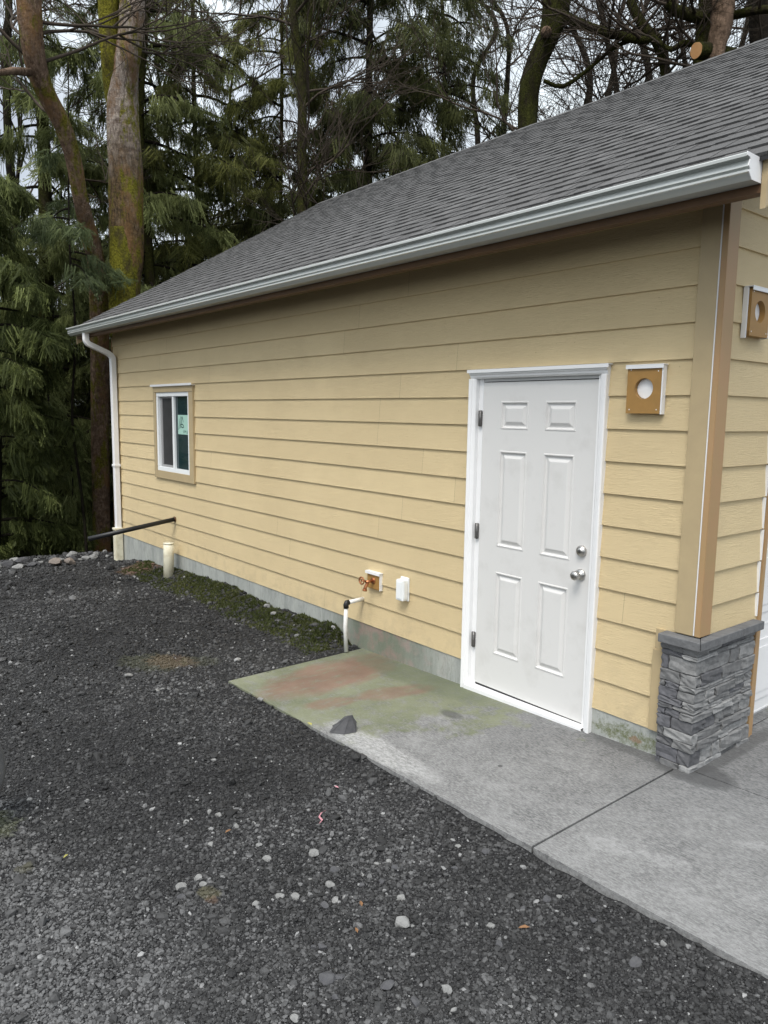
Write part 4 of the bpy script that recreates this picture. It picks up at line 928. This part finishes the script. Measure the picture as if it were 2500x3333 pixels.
def conifer(label, px, D, w, hts, nbr, blen, leafm, barkm, ztop=14, name='cedar_tree', fpb=26, hang=.35, trunkpts=None, sides=None, fs=1.0, group=None, droop=.5, cam_bias=.0):
    if trunkpts: P, R = trunk_px(trunkpts, D)
    else:
        b = at(px, 1400, D); r0 = w/FPX*D/2; lx, ly = random.uniform(-.02, .02), random.uniform(-.02, .02)
        P, R = spline([(b[0]+lx*z+random.uniform(-.13, .13), b[1]+ly*z+random.uniform(-.13, .13), z) for z in [-1+(ztop+3)*q/6 for q in range(7)]], [r0*(1.1-.13*q) for q in range(7)], 36)
    P, R = drop(P, R)
    root = empty(name, tuple(P[0]), label, 'tree', group)
    MB().tube(P, R, 16, wob=.035).build('trunk', M_BK[barkm], root)
    Pz = np.array([p[2] for p in P]); Pa = np.array(P)
    br = MB(); fp = []; fd_ = []; fs_ = []; ft = []; hp = []; hd = []; hs_ = []
    for i in range(nbr):
        z = random.uniform(hts[0], hts[1]); c = np.array([np.interp(z, Pz, Pa[:, j]) for j in range(3)])
        a = random.uniform(0, 2*math.pi)
        if sides is not None: a = random.gauss(sides, 1.1)
        f = 1-.45*(z-hts[0])/max(hts[1]-hts[0], 1); l = blen*f*random.uniform(.55, 1.15)
        dx, dy = math.cos(a), math.sin(a); pts = []; up = random.uniform(.0, .35); dr_ = droop*random.uniform(.7, 1.4)
        bend = random.uniform(-.35, .35)
        for k in range(9):
            t = k/8; aa = bend*t*t; ex, ey = dx*math.cos(aa)-dy*math.sin(aa), dx*math.sin(aa)+dy*math.cos(aa)
            pts.append(np.array([c[0]+ex*l*t, c[1]+ey*l*t, z+l*(up*t-dr_*t*t*1.1+.22*dr_*t**4)]))
        br.tube(pts, [max(.004, (.012+.012*l)*(1-.85*k/8)) for k in range(9)], 5)
        m = int(fpb*l/2)
        for j in range(m):
            t = random.random()**.7*.93+.07; q = t*8; ii = min(int(q), 7); p = pts[ii]*(1-(q-ii))+pts[ii+1]*(q-ii)
            s = random.choice((-1, 1)); sp = random.uniform(.2, 1.15)*s; dd = (dx*math.cos(sp)-dy*math.sin(sp), dx*math.sin(sp)+dy*math.cos(sp))
            off = random.uniform(0, .34)*(1-.6*t); pp_ = p+np.array([dd[0]*off, dd[1]*off, -off*.3+random.uniform(-.05, .03)])
            if random.random() < hang: hp.append(pp_); hd.append(dd); hs_.append(random.uniform(.6, 1.2)*fs)
            else: fp.append(pp_); fd_.append(dd); fs_.append(random.uniform(.6, 1.25)*fs); ft.append(random.gauss(-.45, .3))
    bro = br.build('branches', M_BK['dark'], root)
    VV = []; RR = []
    if fp: v, r = place(FR, np.array(fp), np.array(fd_), np.array(fs_), np.array(ft)); VV.append(v); RR.append(r)
    if hp: v, r = place(HG, np.array(hp), np.array(hd), np.array(hs_), RNG.normal(0, .15, len(hp))); VV.append(v); RR.append(r)
    V = np.concatenate(VV); r = np.concatenate(RR); F = np.arange(len(V)).reshape(-1, 4)
    fastmesh('crown', V, F, M_LF[leafm], r, parent=root)
    return root
def limb(mb, p, d, l, r, depth, rs, spread=.55, up=.12, minr=.0035):
    n = 5; pts = [Vector(p)]; d = Vector(d).normalized()
    for k in range(n):
        d = (d+Vector((rs.gauss(0, .13), rs.gauss(0, .13), rs.gauss(0, .10)+up*.25))).normalized(); pts.append(pts[-1]+d*l/n)
    mb.tube(pts, [max(minr, r*(1-.45*k/n)) for k in range(n+1)], 6 if r > .02 else 3, cap=False)
    if depth == 0: return
    for k in range(rs.choice((2, 3, 3)) if depth > 1 else rs.choice((3, 4))):
        i = rs.randint(2, n); q = pts[i]; a = rs.uniform(0, 6.28)
        o_ = d.orthogonal().normalized(); o_ = (Matrix.Rotation(a, 3, d)@o_); nd = (d+o_*rs.uniform(spread*.7, spread*1.6)).normalized()
        limb(mb, q, nd, l*rs.uniform(.55, .82), r*rs.uniform(.45, .68), depth-1, rs, spread, up, minr)
    limb(mb, pts[-1], d, l*.75, r*.55, depth-1, rs, spread, up, minr)
def bare_tree(label, pts, D, bark, limbs, seed, name='bare_tree', group=None, base_z=-1.5, stubs=(), minr=.0035):
    P, R = trunk_px(pts, D); P, R = drop(P, R, base_z)
    root = empty(name, tuple(P[0]), label, 'tree', group)
    tr = MB().tube(P, R, 18, wob=.04).build('trunk', M_BK[bark], root)
    rs = random.Random(seed); bb = MB(); big_ = MB()
    for L_ in limbs:
        if L_[0] == 'px':
            Q, RQ = trunk_px(L_[1], D, 16); big_.tube(Q, RQ, 9, wob=.06)
            for k in range(L_[2]):
                i = rs.randint(3, 15); dd = Vector((rs.gauss(0, 1), rs.gauss(0, 1), rs.uniform(-.1, 1.1)))
                limb(bb, Q[i], dd, rs.uniform(.7, 1.5), min(RQ[i]*.5, .03), 2+(rs.random() < .5), rs, .6, .15, minr)
        else:
            _, zlo, zhi, cnt, ln = L_
            Pz = np.array([p[2] for p in P]); Pa = np.array(P)
            for k in range(cnt):
                z = rs.uniform(zlo, zhi); c = [np.interp(z, Pz, Pa[:, j]) for j in range(3)]; a = rs.uniform(0, 6.28)
                limb(bb, c, (math.cos(a), math.sin(a), rs.uniform(.1, .9)), ln*rs.uniform(.7, 1.3), .028, 3, rs, .55, .15, minr)
    if big_.v: big_.build('limb', M_BK[bark], root)
    if bb.v: bb.build('twigs', M_TWIG, root)
    return root, P, R

# the two near trunks at the garage corner
r1, P1, R1 = bare_tree('leaning reddish brown trunk behind the downspout, bent left at the top', [(331, 1790, 56, 14), (328, 1442, 56, 14), (325, 1171, 58, 13.8), (322, 1000, 58, 13.6), (318, 880, 56, 13.4), (298, 790, 54, 13.2), (280, 720, 50, 13), (262, 640, 48, 12.8), (238, 520, 50, 12.6), (200, 401, 56, 12.4), (141, 282, 62, 12.2), (108, 163, 70, 12), (93, 0, 76, 11.9), (90, -250, 72, 11.8)], 13, 'brown', [('r', 4.2, 8, 7, 1.3)], 5, name='maple_tree', base_z=-3.6)
stub = MB(); q = at(95, 235, 12.0); q2 = at(-20, 240, 11.2); stub.tube([q, (q+q2)/2+np.array([0, 0, .03]), q2], [.055, .045, .03], 9, wob=.05)
stub.build('limb', M_BK['tan'], r1)
r2, P2, R2 = bare_tree('large twin stemmed trunk rising behind the far roof corner, pale upper bark', [(410, 1500, 86, 13.2), (410, 985, 90, 13.2), (412, 860, 100, 13.2), (413, 760, 108, 13.2), (410, 640, 108, 13.2), (407, 520, 106, 13.2), (402, 400, 102, 13.2), (398, 320, 98, 13.2), (408, 240, 84, 13.1), (420, 163, 80, 13), (431, 0, 80, 13), (440, -260, 74, 13)], 13.2, 'grey', [('r', 6, 9, 4, 1.1)], 9, name='maple_tree', base_z=-3.6)
st2 = MB(); Q, RQ = trunk_px([(392, 420, 60, 13.3), (372, 300, 58, 13.2), (360, 200, 60, 13.1), (356, 120, 62, 13.1), (352, 0, 66, 13.1), (345, -260, 60, 13.1)], 13.1, 24); st2.tube(Q, RQ, 14, wob=.05); s2o = st2.build('stem', M_BK['moss'], r2); s2o['label'] = 'moss covered left stem'
bark_l = MB(); Q, RQ = trunk_px([(418, 1100, 60, 13.05), (420, 900, 62, 13.05), (415, 800, 40, 13.0)], 13.1, 16)
ms = MB(); Q, RQ = trunk_px([(404, 1100, 92, 13.15), (405, 985, 92, 13.15), (402, 900, 86, 13.12), (396, 810, 74, 13.1), (390, 740, 60, 13.08)], 13.1, 20); ms.tube(Q, RQ, 16, wob=.05); ms.build('moss_sleeve', M_BK['moss'], r2)

# mossy curved trunk above the roof, with its limbs
r3, P3, R3 = bare_tree('dark mossy trunk curving up above the middle of the roof', [(1722, 700, 66, 16), (1717, 418, 63, 16), (1722, 300, 66, 16), (1757, 179, 66, 16), (1790, 110, 68, 16), (1805, 50, 84, 16), (1818, -40, 96, 16), (1830, -240, 60, 16)], 16, 'dmoss',
    [('px', [(1812, 40, 40, 16), (1855, 62, 34, 15.9), (1925, 92, 30, 15.8), (2010, 114, 28, 15.6), (2090, 130, 24, 15.5), (2150, 120, 18, 15.4)], 12),
     ('px', [(1770, 262, 12, 16), (1835, 280, 14, 16), (1925, 217, 13, 15.9), (1985, 165, 13, 15.8), (2040, 135, 14, 15.7), (2100, 120, 10, 15.6)], 12),
     ('px', [(2050, 0, 30, 15.8), (2090, 80, 32, 15.8), (2140, 140, 32, 15.8), (2165, 230, 30, 15.8), (2160, 300, 26, 15.8)], 8),
     ('r', 6.5, 10.5, 8, 1.5)], 21, name='maple_tree')
cutk = MB(); p = Vector(at(1778, 105, 15.7)); n_ = (Vector(CAM)-p).normalized(); cutk.tube([p-n_*.15, p+n_*.05], [.11, .085], 12); cutk.build('knot', M_BK['tan'], r3)
# pair by the upper right: pale barked trunk with a sawn limb on a mossy stem
r4, P4, R4 = bare_tree('pale barked trunk beside the sawn limb at the upper right', [(2322, 420, 52, 15), (2327, 190, 56, 15), (2343, 108, 66, 15), (2351, 54, 70, 15), (2354, 0, 68, 15), (2360, -200, 60, 15)], 15, 'tan', [('r', 8, 10.5, 4, 1.2)], 33, name='maple_tree')
r5, P5, R5 = bare_tree('dark mossy trunk bearing an orange sawn limb end, left of the pale trunk', [(2290, 420, 66, 15.4), (2288, 200, 62, 15.4), (2292, 110, 56, 15.4), (2300, 20, 52, 15.4), (2310, -200, 44, 15.4)], 15.4, 'dmoss',
    [('px', [(2295, 60, 44, 15.3), (2250, 50, 40, 15.2), (2205, 35, 36, 15.1), (2170, 10, 30, 15.0)], 8),
     ('px', [(2300, 160, 20, 15.4), (2230, 140, 20, 15.3), (2180, 160, 16, 15.2), (2130, 120, 12, 15.2)], 10),
     ('px', [(2380, 50, 28, 15.6), (2440, 38, 28, 15.4), (2520, 30, 26, 15.2), (2600, 45, 24, 15)], 6), ('r', 7.5, 10.5, 5, 1.2)], 37, name='maple_tree')
sl_ = MB(); p = Vector(at(2266, 164, 14.75)); n_ = (Vector(CAM)-p).normalized(); n_ = (n_+Vector((-.75, -.65, .1))).normalized(); sl_.tube([p-n_*.75+Vector((.1, .12, -.1)), p-n_*.3, p], [.15, .14, .132], 18, wob=.03); slo = sl_.build('sawn_limb', M_BK['dmoss'], r5)
MB().tube([p, p+n_*.004], .124, 22, wob=.02, smooth=False).build('cut_face', M_CUT, slo)
r6, P6, R6 = bare_tree('dark trunk at the upper right corner above the roof', [(2478, 420, 62, 17), (2475, 120, 66, 17), (2470, 0, 66, 17), (2465, -200, 60, 17)], 17, 'dark', [('r', 8, 11.5, 8, 1.5)], 41, name='maple_tree')
# slender mossy tree
r7, P7, R7 = bare_tree('slender moss clad tree left of the roof middle, forked at the top', [(984, 900, 34, 15.5), (984, 678, 32, 15.5), (983, 500, 31, 15.5), (984, 325, 30, 15.5), (975, 220, 28, 15.5), (962, 120, 26, 15.5), (955, 0, 24, 15.5), (950, -200, 20, 15.5)], 15.5, 'dmoss', [('px', [(985, 300, 16, 15.5), (1000, 180, 12, 15.4), (1010, 60, 10, 15.3), (1020, -100, 8, 15.2)], 6), ('r', 4, 10, 16, 1.3)], 45, name='maple_tree')
# bare trees behind the roof on the right
for i, (px, D, w) in enumerate(((1640, 21, 22), (1880, 22, 26), (2010, 20, 24), (2120, 23, 30), (2230, 21, 22), (2400, 22, 26), (1960, 26, 22), (1560, 24, 20))):
    b = .4
    bare_tree('thin leafless tree with fine twigs behind the right half of the roof', [(px, 700, w, D), (px+random.uniform(-25, 25), 450, w*.9, D), (px+random.uniform(-45, 45), 250, w*.75, D), (px+random.uniform(-60, 60), 80, w*.6, D), (px+random.uniform(-90, 90), -80, w*.5, D), (px+random.uniform(-110, 110), -300, w*.35, D)], D, 'dark', [('r', 5.5, 12.5, 13, 1.7)], 60+i, group='thin leafless trees behind the roof', minr=.0045)
for i, (px, D, w) in enumerate(((60, 19, 14), (560, 20, 12), (800, 19, 12))):
    bare_tree('thin leafless tree tangled among the evergreens on the left', [(px, 1500, w, D), (px+random.uniform(-25, 25), 800, w*.85, D), (px+random.uniform(-50, 50), 400, w*.75, D), (px+random.uniform(-60, 60), 150, w*.65, D), (px+random.uniform(-80, 80), -300, w*.4, D)], D, 'dark', [('r', 2.5, 11, 20, 1.5)], 80+i, group='thin leafless trees among the evergreens', base_z=-3.6, minr=.006)

# evergreens
conifer('green cedar with drooping sprays at the far left by the gravel lip', -30, 13.0, 30, (-2.0, 5.4), 100, 1.55, 'left', 'dark', fpb=170, fs=.72)
conifer('dark trunked cedar just left of the leaning brown trunk', 173, 15.6, 46, (-1.5, 10), 80, 2.3, 'mid', 'dmoss', fpb=92, fs=.84)
conifer('cedar behind the twin trunk with foliage reaching over the far roof corner', 488, 16, 36, (.5, 10.5), 84, 2.8, 'mid', 'dmoss', fpb=92, fs=.84)
conifer('olive tinted cedar left of the slender mossy tree', 673, 17, 20, (1.5, 11), 74, 2.6, 'olive', 'dmoss', fpb=84, fs=.84)
conifer('olive green cedar low behind the slender mossy tree', 900, 17.5, 16, (1.5, 10.5), 66, 2.4, 'olive', 'dmoss', fpb=80, fs=.84)
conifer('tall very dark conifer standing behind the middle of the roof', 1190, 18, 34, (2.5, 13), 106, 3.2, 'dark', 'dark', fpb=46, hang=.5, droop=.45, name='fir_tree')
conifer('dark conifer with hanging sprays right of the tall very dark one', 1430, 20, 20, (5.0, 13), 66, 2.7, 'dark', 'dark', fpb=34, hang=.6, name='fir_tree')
conifer('small bluish cedar between the brown trunk and the twin trunk', 262, 12.9, 9, (3.9, 5.9), 9, .9, 'blue', 'dark', fpb=130, ztop=5, fs=.6)
conifer('dense shaded cedar low behind the gravel lip', 120, 17, 30, (-2.5, 3.6), 95, 2.4, 'dark', 'dark', fpb=44)
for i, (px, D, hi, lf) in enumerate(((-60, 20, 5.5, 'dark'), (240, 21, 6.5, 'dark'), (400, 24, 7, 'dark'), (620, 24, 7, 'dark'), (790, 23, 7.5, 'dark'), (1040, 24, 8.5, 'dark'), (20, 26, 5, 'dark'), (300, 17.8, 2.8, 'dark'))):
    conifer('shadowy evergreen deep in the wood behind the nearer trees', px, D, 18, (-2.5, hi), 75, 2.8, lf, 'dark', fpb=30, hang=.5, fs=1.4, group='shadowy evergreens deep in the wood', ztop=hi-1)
